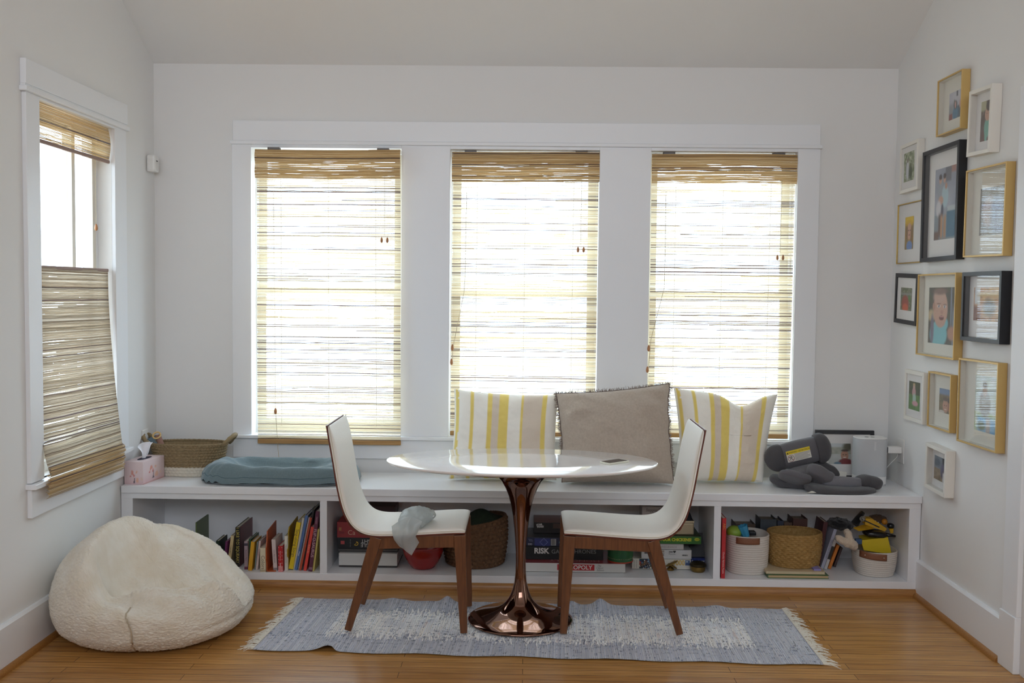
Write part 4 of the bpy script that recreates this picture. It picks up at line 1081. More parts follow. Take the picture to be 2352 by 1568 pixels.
# woven baskets ---------------------------------------------------
def woven(c, a0, b0, a1, b1, h, z0, nt=220, nz_=90, rows=14, ribs=40, amp=0.004, twist=0.0, tilt=0.0, belly=0.0, wall=0.008, rimr=0.007, diag=0.0, sq=1.0):
    """Oval basket wall with the weave modelled as relief; outer skin, rim and inner skin in one mesh."""
    mb = MB()
    def ring(k, inner, relief=True):
        a = a0 + (a1 - a0) * k + belly * math.sin(k * math.pi); b = b0 + (b1 - b0) * k + belly * math.sin(k * math.pi)
        out = []
        for i in range(nt):
            t = 2 * math.pi * i / nt
            r = 0.0
            if relief:
                row = k * rows; j = int(row); f = row - j
                r = amp * (0.55 * math.sin(math.pi * f) + 0.6 * math.sin(ribs * t + math.pi * (j % 2) + diag * row) * math.sin(math.pi * f))
            d = -wall if inner else r
            ct, st = math.cos(t), math.sin(t)
            if sq != 1.0: ct = math.copysign(abs(ct) ** sq, ct); st = math.copysign(abs(st) ** sq, st)
            out.append((c[0] + (a + d) * ct, c[1] + (b + d) * st, z0 + h * k * (1 + tilt * ct)))
        return out
    vs = []; R = 0
    for j in range(nz_ + 1): vs += ring(j / nz_, False); R += 1
    for k in (1.0, 0.8, 0.4, 0.03): vs += ring(k, True, False); R += 1
    fs = [(j * nt + i, j * nt + (i + 1) % nt, (j + 1) * nt + (i + 1) % nt, (j + 1) * nt + i) for j in range(R - 1) for i in range(nt)]
    fs += [tuple(range(nt - 1, -1, -1)), tuple((R - 1) * nt + i for i in range(nt))]
    mb.add(vs, fs)
    rim = MB(); pts = []
    for i in range(nt + 1):
        t = 2 * math.pi * i / nt; ct, st = math.cos(t), math.sin(t)
        if sq != 1.0: ct = math.copysign(abs(ct) ** sq, ct); st = math.copysign(abs(st) ** sq, st)
        pts.append((c[0] + (a1 - wall / 2) * ct, c[1] + (b1 - wall / 2) * st, z0 + h * (1 + tilt * ct) + 0.001 * math.sin(t * 60)))
    rim.tube(pts, rimr, 8)
    return mb, rim

# seagrass basket, natural above and white below
def split_mat(name, z, lo, hi, d1, d2):
    m = vcol_mat(name, 0.85); return m
M_SEAG = vcol_mat('braided_seagrass', 0.85)
bc = Vector((-1.845, -0.165, BT + 0.001))
t = thing('seagrass_basket', 'natural seagrass basket with a white base beside the tissue box', 'basket', bc)
mb, rim = woven(bc, 0.170, 0.098, 0.206, 0.108, 0.170, bc.z, rows=11, ribs=56, amp=0.0065, diag=0.5, sq=0.85)
rnd = random.Random(3)
def sg(p):
    k = (p[2] - bc.z) / 0.170
    n = 0.5 + 0.5 * noise.noise(Vector((p[0] * 160, p[1] * 160, p[2] * 220)))
    if k < 0.30 + 0.01 * math.sin(p[0] * 300): return mixc(rgb('#d6d0c2'), rgb('#b8b2a0'), n * .5)
    return mixc(rgb('#a18c68'), rgb('#5f4e36'), n)
mb.c = [sg(p) for p in mb.v]; rim.c = [sg(p) for p in rim.v]
obj('basket_wall', mb, M_SEAG, t, smooth=True); obj('rim', rim, M_SEAG, t, smooth=True)
for s in (-1, 1):
    pts = []
    for i in range(13):
        q = math.pi * i / 12
        pts.append((bc.x + s * (0.200 + 0.052 * math.sin(q)), bc.y + 0.062 * math.cos(q), bc.z + 0.164 + 0.055 * math.sin(q)))
    h_ = MB().tube(pts, [0.011 + 0.0022 * (i % 2) for i in range(13)], 9); h_.c = [sg(p) for p in h_.v]
    obj('handle', h_, M_SEAG, t, smooth=True)
def slabbook(name, label, cat, c, size, rot, color, pages='#d8d2c4', group=None, box=True):
    """A closed book lying or leaning anywhere: size = (width, height, thickness) with the spine at -x."""
    t = thing(name, label, cat, c, group)
    ROOT_AT[t.name] = Vector(); t.rotation_euler = rot
    w, h, th = size; k = min(0.003, th * .15)
    mb = MB().box((0, 0, 0), (w, h, k)); mb.box((0, 0, th - k), (w, h, th)); mb.box((0, 0, k), (k, h, th - k))
    obj('cover', mb, mat('cover_' + color.strip('#'), color, 0.4), t, local=True)
    obj('pages', MB().box((k, 0.003, k), (w - 0.003, h - 0.003, th - k)), mat('pages_' + pages.strip('#'), pages, 0.9), t, local=True)
    return t
p = at(338, 1003, Y=-0.2)
R3 = math.radians
slabbook('picture_book', 'teal book leaning in the left end of the seagrass basket', 'book', (p.x + 0.004, p.y, bc.z + 0.196), (0.012, 0.15, 0.13), (0, R3(90 + 42), R3(4)), '#3f6478')
b = MB().tube([(p.x + .075, -0.19, bc.z + 0.155), (p.x + .045, -0.16, bc.z + .205)], [0.017, 0.016], 18)
t = obj('rolled_cloth', b, mat('dusty_pink_cloth', '#8d6a5e', 0.9), smooth='auto'); tag(t, 'dusty pink rolled cloth in the seagrass basket beside the teal book', 'cloth')
t = thing('wooden_ring', 'pale wooden ring on top of the pink roll in the seagrass basket', 'toy', (p.x + .045, -0.165, bc.z + .2))
obj('ring', MB().tube([(p.x + .043 + .021 * math.cos(a * .524), -0.175 + .013 * math.sin(a * .524), bc.z + .211 + .016 * math.sin(a * .524)) for a in range(13)], .0045, 8), mat('pale_wood', '#d8b67a', 0.5), t, smooth=True)
t = obj('soft_block', MB().ellipsoid((p.x + .115, -0.17, bc.z + .125), (.035, .03, .022), e=.6), mat('sea_green_cloth', '#5d8d84', 0.9), smooth=True); tag(t, 'sea green soft toy low in the seagrass basket', 'toy')

# padded infant lounger: a soft rim round a shallow pad
LC = Vector((-1.298, -0.306, BT + 0.001)); LA, LB = 0.417, 0.19
t = thing('infant_lounger', 'blue grey padded infant lounger lying on the bench left of the table', 'infant lounger', LC)
M_LOUNGE = mat('blue_grey_jersey', '#72868f', 0.9, bump=(380, 0.2), sheen=0.3, mottle=(120, '#66797f', 0.6))
def lounger_pt(s, th, low):
    ct, st = math.cos(th), math.sin(th); e = 0.62
    x = math.copysign(abs(ct) ** e, ct); y = math.copysign(abs(st) ** e, st)
    if low: h = 0.0 if s < .93 else 0.012 * smooth(.93, 1.0, s) ** 2
    else:
        if s > 0.76: h = 0.0135 + 0.088 * math.sqrt(max(0, 1 - ((s - 0.76) / 0.24) ** 2))
        else: h = 0.047 + 0.0545 * smooth(0.42, 0.76, s)
        h *= 1 + 0.06 * math.sin(th * 2 + 1) + 0.03 * noise.noise(Vector((x * 2.5, y * 2.5, 1)))
        h += 0.010 * noise.noise(Vector((x * s * 5, y * s * 5, 3))) * (1 if s > .6 else .4)
        if s > .78: h += 0.005 * math.sin(th * 23 + 4 * noise.noise(Vector((x * 3, y * 3, 0)))) * smooth(.78, .95, s) * (smooth(-.3, -1, x) + .35)
    rr = s * (1 + 0.018 * noise.noise(Vector((x * 3, y * 3, 7))))
    return Vector((LC.x + LA * x * rr, LC.y + LB * y * rr, LC.z + h))
mb = MB()
mb.grid(lambda u, v: lounger_pt(0.02 + 0.98 * v ** .8, 2 * math.pi * u, False), 160, 60)
mb.grid(lambda u, v: lounger_pt(0.02 + 0.98 * v, 2 * math.pi * u, True), 160, 12, flip=True)
obj('padded_rim', mb, M_LOUNGE, t, smooth=True)
obj('seam', MB().tube([lounger_pt(0.985, a, False) + Vector((0, -0.0, 0)) for a in [math.pi * (1.06 + .88 * i / 40) for i in range(41)]], 0.0016, 6), mat('jersey_seam', '#526a74', 0.9), t, smooth=True)

# ------------------------------------------------------------------ right end of the bench
# leaning black frame with a beach portrait
t = thing('standing_photo', 'black framed portrait standing on the bench against the wall behind the speaker', 'picture frame', (1.69, -0.06, BT))
TLp, TRp = at(1876, 988, Y=-0.07), at(2011, 987, Y=-0.07)
W_, H_ = TRp.x - TLp.x, TLp.z - BT - 0.002
def sf_(x, z, d): return (TLp.x + x, -0.078 + 0.05 * (z / H_) * 0.7 - d, BT + 0.001 + z)
B_ = 0.021
for nm, lo, hi in (('frame_rail', (0, 0), (W_, B_)), ('frame_rail', (0, H_ - B_), (W_, H_)), ('frame_rail', (0, B_), (B_, H_ - B_)), ('frame_rail', (W_ - B_, B_), (W_, H_ - B_))):
    (a, b_), (c, d) = lo, hi
    obj(nm, MB().hexa([sf_(a, b_, .008), sf_(c, b_, .008), sf_(c, b_, -.010), sf_(a, b_, -.010), sf_(a, d, .008), sf_(c, d, .008), sf_(c, d, -.010), sf_(a, d, -.010)]), M_BLACK, t)
obj('mat_board', MB().hexa([sf_(B_, B_, 0), sf_(W_ - B_, B_, 0), sf_(W_ - B_, B_, -.006), sf_(B_, B_, -.006), sf_(B_, H_ - B_, 0), sf_(W_ - B_, H_ - B_, 0), sf_(W_ - B_, H_ - B_, -.006), sf_(B_, H_ - B_, -.006)]), M_MATB, t)
obj('photo', MB().grid(lambda u, v: sf_(0.070 + 0.125 * u, 0.083 + 0.113 * v, 0.0008), 56, 56, PIC['beach']), M_PRINT, t)
obj('glass', MB().hexa([sf_(B_, B_, .004), sf_(W_ - B_, B_, .004), sf_(W_ - B_, B_, .003), sf_(B_, B_, .003), sf_(B_, H_ - B_, .004), sf_(W_ - B_, H_ - B_, .004), sf_(W_ - B_, H_ - B_, .003), sf_(B_, H_ - B_, .003)]), M_FGLASS, t)

# smart speaker
sp = Vector((1.872, -0.205, BT)); 
t = thing('smart_speaker', 'pale grey cylindrical speaker on the bench near the right corner', 'speaker', sp)
sL, sR = at(1960, 1060, Y=-0.2).x, at(2032, 1060, Y=-0.2).x
sp.x = (sL + sR) / 2; SRd = (sR - sL) / 2; SHt = at(1998, 1007, Y=-0.2 - SRd * .8).z - BT
pp = rrect(2 * SRd, 2 * SRd * 0.8, SRd * 0.62, 10)
def spk(z0, z1, k=1.0): return MB().slab([(sp.x + x * k, sp.y + y * k) for x, y in pp], BT + z0, BT + z1)
obj('base', spk(0.008, 0.052, 1.0), M_PLASTIC, t, bevel=0.004, smooth='auto')
obj('foot_ring', spk(0.0006, 0.008, 0.97), mat('clear_ring', '#c9cacc', 0.2), t, smooth='auto')
obj('grille', spk(0.052, SHt - 0.006, 1.0), mat('speaker_mesh', '#c6c9cc', 0.75, bump=(700, 0.4)), t, smooth='auto')
obj('top_plate', spk(SHt - 0.006, SHt, 1.0), M_PLASTIC, t, bevel=0.003, smooth='auto')
for dx in (-.02, .012):
    obj('touch_button', MB().lathe([(0, 0), (.011, 0), (.011, .001), (0, .001)], (sp.x + dx, sp.y - .005, BT + SHt), 20, cap=False), mat('button_grey', '#74777a', 0.4), t)
yf = sp.y - SRd * 0.8
lettering('SONOS', 0.0125, mat('logo_white', '#f2f2f2', 0.4), t, face_front(sp.x + 0.006, yf - 0.0012, BT + SHt - 0.04, math.pi / 2), 'logo', spread=1.1)
# plug adapter and its cable on the right wall
p0 = at(2033, 1032, Y=-0.21); p1 = at(2064, 1032, Y=-0.21)
t = thing('plug_adapter', 'white plug adapter in the right wall outlet, its cable running to the speaker', 'power adapter', (XR - 0.03, -0.21, p0.z - .02))
obj('adapter', MB().box((p0.x + .008, -0.235, p0.z - 0.017), (XR - 0.0065, -0.185, p0.z + 0.017)), M_PLASTIC, t, bevel=0.004)
obj('plug', MB().box((p0.x, -0.230, p0.z - 0.014), (p0.x + .008, -0.190, p0.z + 0.014)), mat('plug_dark', '#55565a', 0.5), t, bevel=0.002)
c1 = at(2062, 1042, Y=-0.215); c2 = at(2045, 1064, Y=-0.2); c3 = at(2032, 1080, Y=-0.19)
obj('cable', MB().tube([c1, c1 + Vector((-.002, 0, -.016)), c2, c3], 0.0018, 7), M_PLASTIC, t, smooth=True)
obj('cable', MB().tube([at(2036, 1098, Z=BT + .003), at(2046, 1100, Z=BT + .003), at(2054, 1105, Z=BT + .003)], 0.0018, 7), M_PLASTIC, t, smooth=True)

# folded grey car seat insert
IC = Vector((1.60, -0.32, BT))
t = thing('car_seat_insert', 'dark grey padded infant car seat insert lying in a heap beside the speaker', 'car seat insert', IC)
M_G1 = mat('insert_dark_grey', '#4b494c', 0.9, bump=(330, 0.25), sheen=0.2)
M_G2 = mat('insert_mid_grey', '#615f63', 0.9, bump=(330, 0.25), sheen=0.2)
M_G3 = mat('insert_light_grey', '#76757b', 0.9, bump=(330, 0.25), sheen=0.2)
YH = -0.27
h0, h1 = at(1771, 1055, Y=YH), at(1889, 1027, Y=YH)
ax = (h1 - h0).normalized(); ang = math.atan2(ax.z, ax.x); hc = (h0 + h1) / 2; hl = (h1 - h0).length
Rh = Matrix.Rotation(-ang, 3, 'Y')
def roll(x0, x1, r, endr):
    # padded roll section between two stations along its axis
    mb = MB(); N = 14; n = 36; vs = []
    for i in range(N + 1):
        k = i / N; x = x0 + (x1 - x0) * k
        rr = r * (0.90 + 0.10 * math.sin(math.pi * k) ** .6)
        if endr == -1: rr *= max(0.02, 1 - (1 - k) ** 3) ** .5
        if endr == 1: rr *= max(0.02, 1 - k ** 3) ** .5
        for j in range(n):
            t_ = 2 * math.pi * j / n; cs, sn = math.cos(t_), math.sin(t_)
            q = Rh @ Vector((x, 0.62 * rr * math.copysign(abs(cs) ** .8, cs), rr * math.copysign(abs(sn) ** .8, sn)))
            vs.append(hc + q + Vector((0, .003 * noise.noise(q * 30), 0)))
    fs = [(i * n + j, i * n + (j + 1) % n, (i + 1) * n + (j + 1) % n, (i + 1) * n + j) for i in range(N) for j in range(n)]
    fs += [tuple(range(n - 1, -1, -1)), tuple(N * n + j for j in range(n))]
    return mb.add(vs, fs)
HR = 0.072
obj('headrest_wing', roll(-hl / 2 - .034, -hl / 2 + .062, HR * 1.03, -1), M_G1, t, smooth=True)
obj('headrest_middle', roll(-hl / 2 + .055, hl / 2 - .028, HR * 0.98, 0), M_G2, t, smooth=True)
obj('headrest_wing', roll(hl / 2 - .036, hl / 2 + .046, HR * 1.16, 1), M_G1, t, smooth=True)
# warning label sewn on the headrest
lc = hc + Rh @ Vector((-0.002, -0.62 * HR - 0.0035, 0.003)); LM = Matrix.Translation(lc) @ Rh.to_4x4()
lab = MB().box((-0.064, -0.0012, -0.030), (0.064, 0, 0.030)).xf(LM)
lb = obj('warning_label', lab, mat('label_white', '#d8d5cc', 0.6), t, label='white and yellow warning label')
yb = MB().box((-0.064, -0.0020, 0.011), (0.064, -0.0012, 0.030)).xf(LM)
obj('label_band', yb, mat('label_yellow', '#e3c81c', 0.5), t)
LMt = LM @ Matrix.Translation((0, -0.0026, 0)) @ Matrix.Rotation(math.pi / 2, 4, 'X')
M_INK = mat('black_ink', '#1e1c1c', 0.6)
lettering('WARNING \u2022 ADVERTENCIA', 0.0115, M_INK, t, LMt @ Matrix.Translation((0.006, 0.0195, 0)), 'label_lettering', squeeze=0.80)
mb = MB().add([(-0.0615, -.0024, .014), (-.0515, -.0024, .014), (-.0565, -.0024, .025)], [(0, 1, 2)]).xf(LM); obj('warning_triangle', mb, M_INK, t)
ringp = [LM @ Vector((-0.043 + .0165 * math.cos(a), -0.0022, -0.0105 + .0165 * math.sin(a))) for a in [2 * math.pi * i / 28 for i in range(29)]]
mb = MB().tube(ringp, 0.0011, 5); mb.tube([LM @ Vector((-0.055, -0.0022, .001)), LM @ Vector((-.031, -.0022, -.022))], 0.0011, 5)
obj('prohibition_sign', mb, mat('label_red', '#8d3a3e', 0.6), t)
fig = MB().tube([LM @ Vector(q) for q in ((-.050, -.0018, -.018), (-.043, -.0018, -.010), (-.036, -.0018, -.019))], .0015, 5); fig.tube([LM @ Vector(q) for q in ((-.052, -.0018, -.006), (-.043, -.0018, -.008), (-.034, -.0018, -.004))], .0014, 5)
fig.ellipsoid(LM @ Vector((-.042, -.0018, -.0015)), (.0028, .001, .0028), 10, 6); obj('pictogram', fig, M_INK, t)
M_FINE = mat('fine_print', '#8a8680', 0.7)
fl = MB()
for r_ in range(6):
    z = 0.0065 - r_ * 0.0062
    fl.box((-0.022, -0.0019, z - .0011), (0.060 - (0.012 if r_ in (2, 5) else 0), -0.0013, z + .0011))
obj('fine_print', fl.xf(LM), M_FINE, t)
def pad(name, ends, w, th, m, Y0, roll_=0.0, seg=20, e=.8, lift=0.0):
    """A flat padded flap along a bent centre line given in pixels on the plane Y = Y0[i]."""
    P = [at(x, y, Y=yy) for (x, y), yy in zip(ends, Y0)]
    pts = []
    for i in range(seg + 1):
        k = i / seg * (len(P) - 1); j = min(int(k), len(P) - 2); f = k - j
        pts.append(P[j].lerp(P[j + 1], f * f * (3 - 2 * f) * .5 + f * .5))
    mb = MB(); n = 24; vs = []
    for i, c in enumerate(pts):
        k = i / seg; d = (pts[min(i + 1, seg)] - pts[max(i - 1, 0)]).normalized()
        side = d.cross(Vector((0, 0, 1))).normalized(); up = side.cross(d)
        side2 = (side * math.cos(roll_) + up * math.sin(roll_)); up2 = up * math.cos(roll_) - side * math.sin(roll_)
        s = max(0.03, (1 - abs(2 * k - 1) ** 4)) ** .5
        for j in range(n):
            t_ = 2 * math.pi * j / n; cs, sn = math.cos(t_), math.sin(t_)
            q = c + side2 * (w / 2 * s * math.copysign(abs(cs) ** e, cs)) + up2 * (th / 2 * s * math.copysign(abs(sn) ** e, sn))
            q += Vector((0, 0, .0025 * noise.noise(q * 26)))
            q.z = max(q.z, BT + 0.0015); vs.append(q)
    fs = [(i * n + j, i * n + (j + 1) % n, (i + 1) * n + (j + 1) % n, (i + 1) * n + j) for i in range(seg) for j in range(n)]
    fs += [tuple(range(n - 1, -1, -1)), tuple(seg * n + j for j in range(n))]
    return obj(name, mb.add(vs, fs), m, t, smooth=True)
for o in list(t.children):
    if o.name.split('.')[0] in ('label_band', 'label_lettering', 'warning_triangle', 'prohibition_sign', 'pictogram', 'fine_print'): sub(o, lb)
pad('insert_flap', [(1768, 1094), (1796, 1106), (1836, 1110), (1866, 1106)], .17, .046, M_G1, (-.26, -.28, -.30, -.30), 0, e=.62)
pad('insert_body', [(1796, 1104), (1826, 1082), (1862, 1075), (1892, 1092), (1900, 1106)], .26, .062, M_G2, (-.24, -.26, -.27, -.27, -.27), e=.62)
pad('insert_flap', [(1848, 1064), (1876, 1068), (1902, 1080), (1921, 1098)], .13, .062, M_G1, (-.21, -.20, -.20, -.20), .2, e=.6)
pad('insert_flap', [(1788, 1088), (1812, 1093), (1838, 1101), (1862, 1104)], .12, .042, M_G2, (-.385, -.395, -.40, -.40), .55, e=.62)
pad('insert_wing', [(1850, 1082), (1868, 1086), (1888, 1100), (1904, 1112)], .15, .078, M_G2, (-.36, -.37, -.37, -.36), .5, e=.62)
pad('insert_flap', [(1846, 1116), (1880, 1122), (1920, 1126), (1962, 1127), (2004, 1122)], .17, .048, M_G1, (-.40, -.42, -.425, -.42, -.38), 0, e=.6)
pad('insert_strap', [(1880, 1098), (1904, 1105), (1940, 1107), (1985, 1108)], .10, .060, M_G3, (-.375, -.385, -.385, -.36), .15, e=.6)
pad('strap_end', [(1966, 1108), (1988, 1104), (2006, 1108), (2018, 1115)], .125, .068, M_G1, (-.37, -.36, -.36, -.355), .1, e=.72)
for (pts, yy) in (([(1852, 1131), (1868, 1127), (1882, 1124), (1904, 1129), (1898, 1136), (1872, 1135)], 0),):
    q = [at(x, y, Z=BT + .002) for x, y in pts]
    g = at(1902, 1127.5, Y=-.47)
    mb = MB().grid(lambda u, v: at(1853 + 42 * u + 9 * v * u, 1135.5 - (8.5 * math.sin(min(1, u * 1.6) * math.pi / 2)) * v - .5 * u, Y=-.492 + .015 * v) + Vector((0, 0, .009)), 16, 6)
    obj('care_tag', mb, mat('tag_paper', '#d9d6cc', 0.8), t, solid=.0008)
mb = MB().grid(lambda u, v: at(1918 + 25 * u + 2 * v, 1098 - 13 * v + 4 * u, Y=-.24) + Vector((0, 0, .012)), 6, 6)
obj('care_tag', mb, mat('tag_paper', '#d9d6cc', 0.8), t, solid=.0008)

# ------------------------------------------------------------------ cubby contents: books
M_PAGES = mat('book_pages', '#cfc8b8', 0.9)
def ink(c): return mat('ink_' + c.strip('#'), c, 0.55)
def zc(x, y): return (480 + x / 9.046, 1160 + y / 9.046)
BOOKG = 'children books standing in the left cubby'
def book(name, label, bl, br, tl, tr, depth, color, Yf, cover=None, text=None, tsize=0.016, tcol='#e8e4dc', dots=None, bands=None, rotz=0.0, squeeze=1.0, hard=True, pages=M_PAGES, group=BOOKG, conv=zc):
    """A standing book given by the four corners of its spine; bands = [(from, to, colour)] up the spine."""
    q = [at(*conv(*p), Y=Yf) for p in (bl, br, tl, tr)]
    w = max(0.005, (q[1] - q[0]).length * 0.93); b0 = (q[0] + q[1]) / 2; t0 = (q[2] + q[3]) / 2
    b0.z = SH
    a = math.atan2(t0.x - b0.x, t0.z - b0.z); h = (t0 - b0).length
    t = thing(name, label, 'book', (b0.x, Yf, SH + w / 2 * abs(math.sin(a)) + 0.0006), group, (0, a, rotz))
    ROOT_AT[t.name] = Vector()
    k = 0.0022 if hard else 0.0008
    mb = MB().box((-w / 2, 0, 0), (w / 2, k, h)); mb.box((-w / 2, k, 0), (-w / 2 + k, depth, h)); mb.box((w / 2 - k, k, 0), (w / 2, depth, h))
    cov = obj('cover', mb, mat('cover_' + color.strip('#'), color, 0.42), t, local=True)
    obj('pages', MB().box((-w / 2 + k, k, 0.002), (w / 2 - k, depth - 0.003, h - 0.003)), pages, t, local=True)
    if cover:
        sub_ = obj('cover_panel', MB().box((w / 2, 0.012, 0.0), (w / 2 + 0.0006, depth, h)), mat('cover_' + cover.strip('#'), cover, 0.42), t, local=True); sub(sub_, cov)
    for (z0, z1, c) in bands or []:
        sb = obj('spine_band', MB().box((-w / 2 - .0002, -0.0006, h * z0), (w / 2 + .0002, 0, h * z1)), mat('cover_' + c.strip('#'), c, 0.42), t, local=True); sub(sb, cov)
    for (s, pos, size, c) in text or []:
        sub(lettering(s, size, ink(c), t, face_front(0, -0.0011, h * pos, -math.pi / 2), 'spine_lettering', local=True, squeeze=squeeze), cov)
    if dots:
        mb = MB()
        for (x, z, r) in dots: mb.lathe([(0, 0), (r, 0)], (0, 0, 0), 8, cap=False); n = 16; mb.v[-n:] = [(x * w + p[0], -0.0011, h * z + p[1]) for p in mb.v[-n:]]
        sub(obj('spine_dots', mb, ink('#e8e4dc'), t, local=True), cov)
    return t
# far left, thin green book seen by its cover
q = at(452, 1219, Y=-.40)
t = slabbook('thin_book', 'thin olive green board book standing alone at the left of the left cubby', 'book', (q.x, -0.42, SH + .001), (0.20, 0.235, 0.006), (0, 0, 0), '#5f7042', group=BOOKG)
t.rotation_euler = (0, 0, 0)
for ch_ in t.children: ch_.matrix_parent_inverse = Matrix.Rotation(math.pi / 2, 4, 'Z') @ Matrix.Rotation(math.pi / 2, 4, 'X')
obj('black_corner', MB().box((0.0005, 0.0, 0.13), (0.0012, 0.045, 0.215)), mat('black_print', '#22262a', 0.5), t, local=True)
book('picture_book', 'dark green picture book whose spine shows white letters above the bean bag', (148, 1340), (222, 1340), (142, 745), (216, 740), .14, '#23352a', -.44, text=[('WOCKET', .66, .013, '#c9d0c4')], cover='#1f2e26')
book('picture_book', 'magenta picture book standing left of the thin cream one', (300, 1340), (338, 1340), (350, 760), (372, 750), .14, '#6b2f5e', -.43, cover='#742f66')
book('board_book', 'cream board book with a small heart on its spine, left of the black one', (372, 1340), (440, 1340), (455, 640), (522, 640), .13, '#cdb98a', -.41, text=[('\u2022 read me \u2022', .55, .010, '#4a3c28')])
book('picture_book', 'tall black book with yellow spine letters and a dark red cover', (545, 1345), (640, 1345), (540, 462), (645, 462), .245, '#1f1f1c', -.41, cover='#6b2428', text=[('I LIKE TO SQUEAK!', .55, .021, '#c9b75c')], dots=[(.43, .10 + .052 * i, .0012) for i in range(16)], squeeze=1.05)
book('board_book', 'grey pink board book with a dark animal on top of its spine', (735, 1345), (812, 1345), (728, 752), (808, 750), .12, '#a69298', -.455, text=[('Bedtime Bear', .5, .011, '#5a3a4a')], bands=[(.84, .93, '#4b4550'), (0, .10, '#6d3a50')])
book('board_book', 'dark green board book behind the mustard one', (815, 1350), (862, 1350), (822, 712), (872, 706), .16, '#2e5a40', -.43)
book('board_book', 'mustard yellow board book leaning right in the left cubby', (808, 1382), (888, 1382), (866, 765), (955, 765), .14, '#d6a02c', -.475)
book('board_book', 'thin grey blue board book leaning right beside the mustard one', (940, 1362), (968, 1362), (992, 765), (1026, 765), .13, '#7c8a8a', -.455)
book('board_book', 'thin pale pink board book leaning right beside the grey blue one', (968, 1366), (1012, 1366), (1036, 745), (1080, 742), .14, '#d0bcb8', -.46, text=[('Goodnight', .6, .009, '#a0505a')])
book('board_book', 'chunky cream board book with one large word on its spine', (1062, 1412), (1182, 1412), (1062, 890), (1172, 890), .12, '#d9cdb0', -.50, text=[('Colors', .40, .026, '#7a6a58')], bands=[(.03, .10, '#b9ab8e')], pages=M_PAGES)
# orange tabbed book: an open standing panel
q0, q1 = at(*zc(1192, 1412), Y=-.49), at(*zc(1425, 1392), Y=-.49)
t = thing('tabbed_book', 'rust orange tabbed board book standing half open in the left cubby', 'book', (q0.x, -.49, SH + .001), BOOKG)
ROOT_AT[t.name] = Vector(); W = 0.19; Hh = 0.225
poly = [(0, 0), (W, 0), (W, Hh), (.01, Hh * .93), (0.0, .16), (-.012, .13), (-.012, .07), (0, .045)]
mb = MB().slab(poly, 0, .005)
obj('cover', mb, mat('cover_rust', '#b5572a', .45), t, local=True).matrix_parent_inverse = Matrix.Rotation(R3(90), 4, 'Z') @ Matrix.Rotation(math.pi / 2, 4, 'X')
obj('back_cover', MB().box((0, .0, 0), (.048, .15, .004)), mat('cover_rust', '#b5572a', .45), t, local=True)
book('board_book', 'pale pink board book leaning left against the rust orange one', (1338, 1368), (1424, 1368), (1280, 718), (1394, 716), .15, '#d3c4c0', -.475, text=[('Little', .62, .009, '#8d6a70'), ('Baby animals', .40, .009, '#54484a')], bands=[(.03, .10, '#8d8488')])
book('board_book', 'red board book with white dots on its spine', (1438, 1388), (1536, 1388), (1428, 850), (1536, 845), .14, '#b8262c', -.49, dots=[(x, z, .0016) for z in (.06, .2, .34, .48, .62, .76, .94) for x in (-.38, .38)], text=[('that\u2019s not my', .62, .0095, '#e8c4bc'), ('baby', .26, .012, '#f0e4e0')], bands=[(0.0, .22, '#d98a8a')])
book('board_book', 'slim white board book between the red dotted and olive ones', (1568, 1362), (1640, 1362), (1562, 640), (1640, 640), .15, '#d6d2c6', -.465, text=[('First words', .65, .008, '#4a4a48'), ('Touch and feel', .35, .008, '#6a6a66')])
q0 = at(*zc(1640, 1340), Y=-.45)
t = thing('tabbed_book', 'olive yellow tabbed board book standing behind the yellow songbook', 'book', (q0.x, -.45, SH + .001), BOOKG); ROOT_AT[t.name] = Vector()
poly = [(0, 0), (.21, 0), (.21, .235), (.02, .222), (.0, .2), (0, .13), (-.02, .11), (-.02, .075), (0, .06)]
obj('cover', MB().slab(poly, 0, .005), mat('cover_olive', '#a88a1e', .45), t, local=True).matrix_parent_inverse = Matrix.Rotation(R3(90), 4, 'Z') @ Matrix.Rotation(math.pi / 2, 4, 'X')
book('songbook', 'wide yellow songbook leaning right with dark spine lettering', (1652, 1350), (1748, 1352), (1808, 362), (1918, 368), .20, '#d9bb26', -.452, text=[('Sing-along Songs', .56, .0225, '#5d4a30')], bands=[(.0, .012, '#22262a')], dots=None)
book('picture_book', 'thin cream picture book leaning right beside the yellow songbook', (1748, 1365), (1792, 1365), (1938, 272), (1984, 270), .21, '#d0c8b4', -.445)
book('picture_book', 'blue picture book with dark cover leaning right in the left cubby', (1772, 1390), (1832, 1390), (2010, 225), (2052, 215), .23, '#4d6a9c', -.455, text=[('Maps', .30, .012, '#d0d8e4')], cover='#25323c')
book('picture_book', 'white picture book leaning right beside the blue one', (1832, 1325), (1884, 1325), (2050, 258), (2092, 258), .22, '#d8d8d8', -.435, text=[('the book with no pictures', .55, .008, '#6a6a70')])
book('picture_book', 'rust red picture book leaning right beside the white one', (1864, 1402), (1916, 1402), (2094, 268), (2136, 262), .23, '#a84a30', -.46)
book('picture_book', 'black picture book leaning right, mostly hidden near the cubby side', (1918, 1400), (1960, 1400), (2158, 100), (2188, 92), .25, '#1f1d20', -.45, bands=[(.0, .06, '#3a3a3c')])
book('picture_book', 'coral red picture book leaning right between the black and maroon ones', (1958, 1405), (2024, 1405), (2122, 460), (2178, 455), .20, '#d8483e', -.465, text=[('my first abc', .5, .010, '#f0b08a')])
book('picture_book', 'maroon picture book with pale lettering down its spine', (2062, 1406), (2142, 1406), (2226, 130), (2290, 132), .24, '#5a2a40', -.478, text=[('FLIP-O-SAURUS', .47, .021, '#d0a8b0'), ('DRAGO', .85, .010, '#b98a9a')], bands=[(.03, .07, '#8d6a7a')], squeeze=1.05)
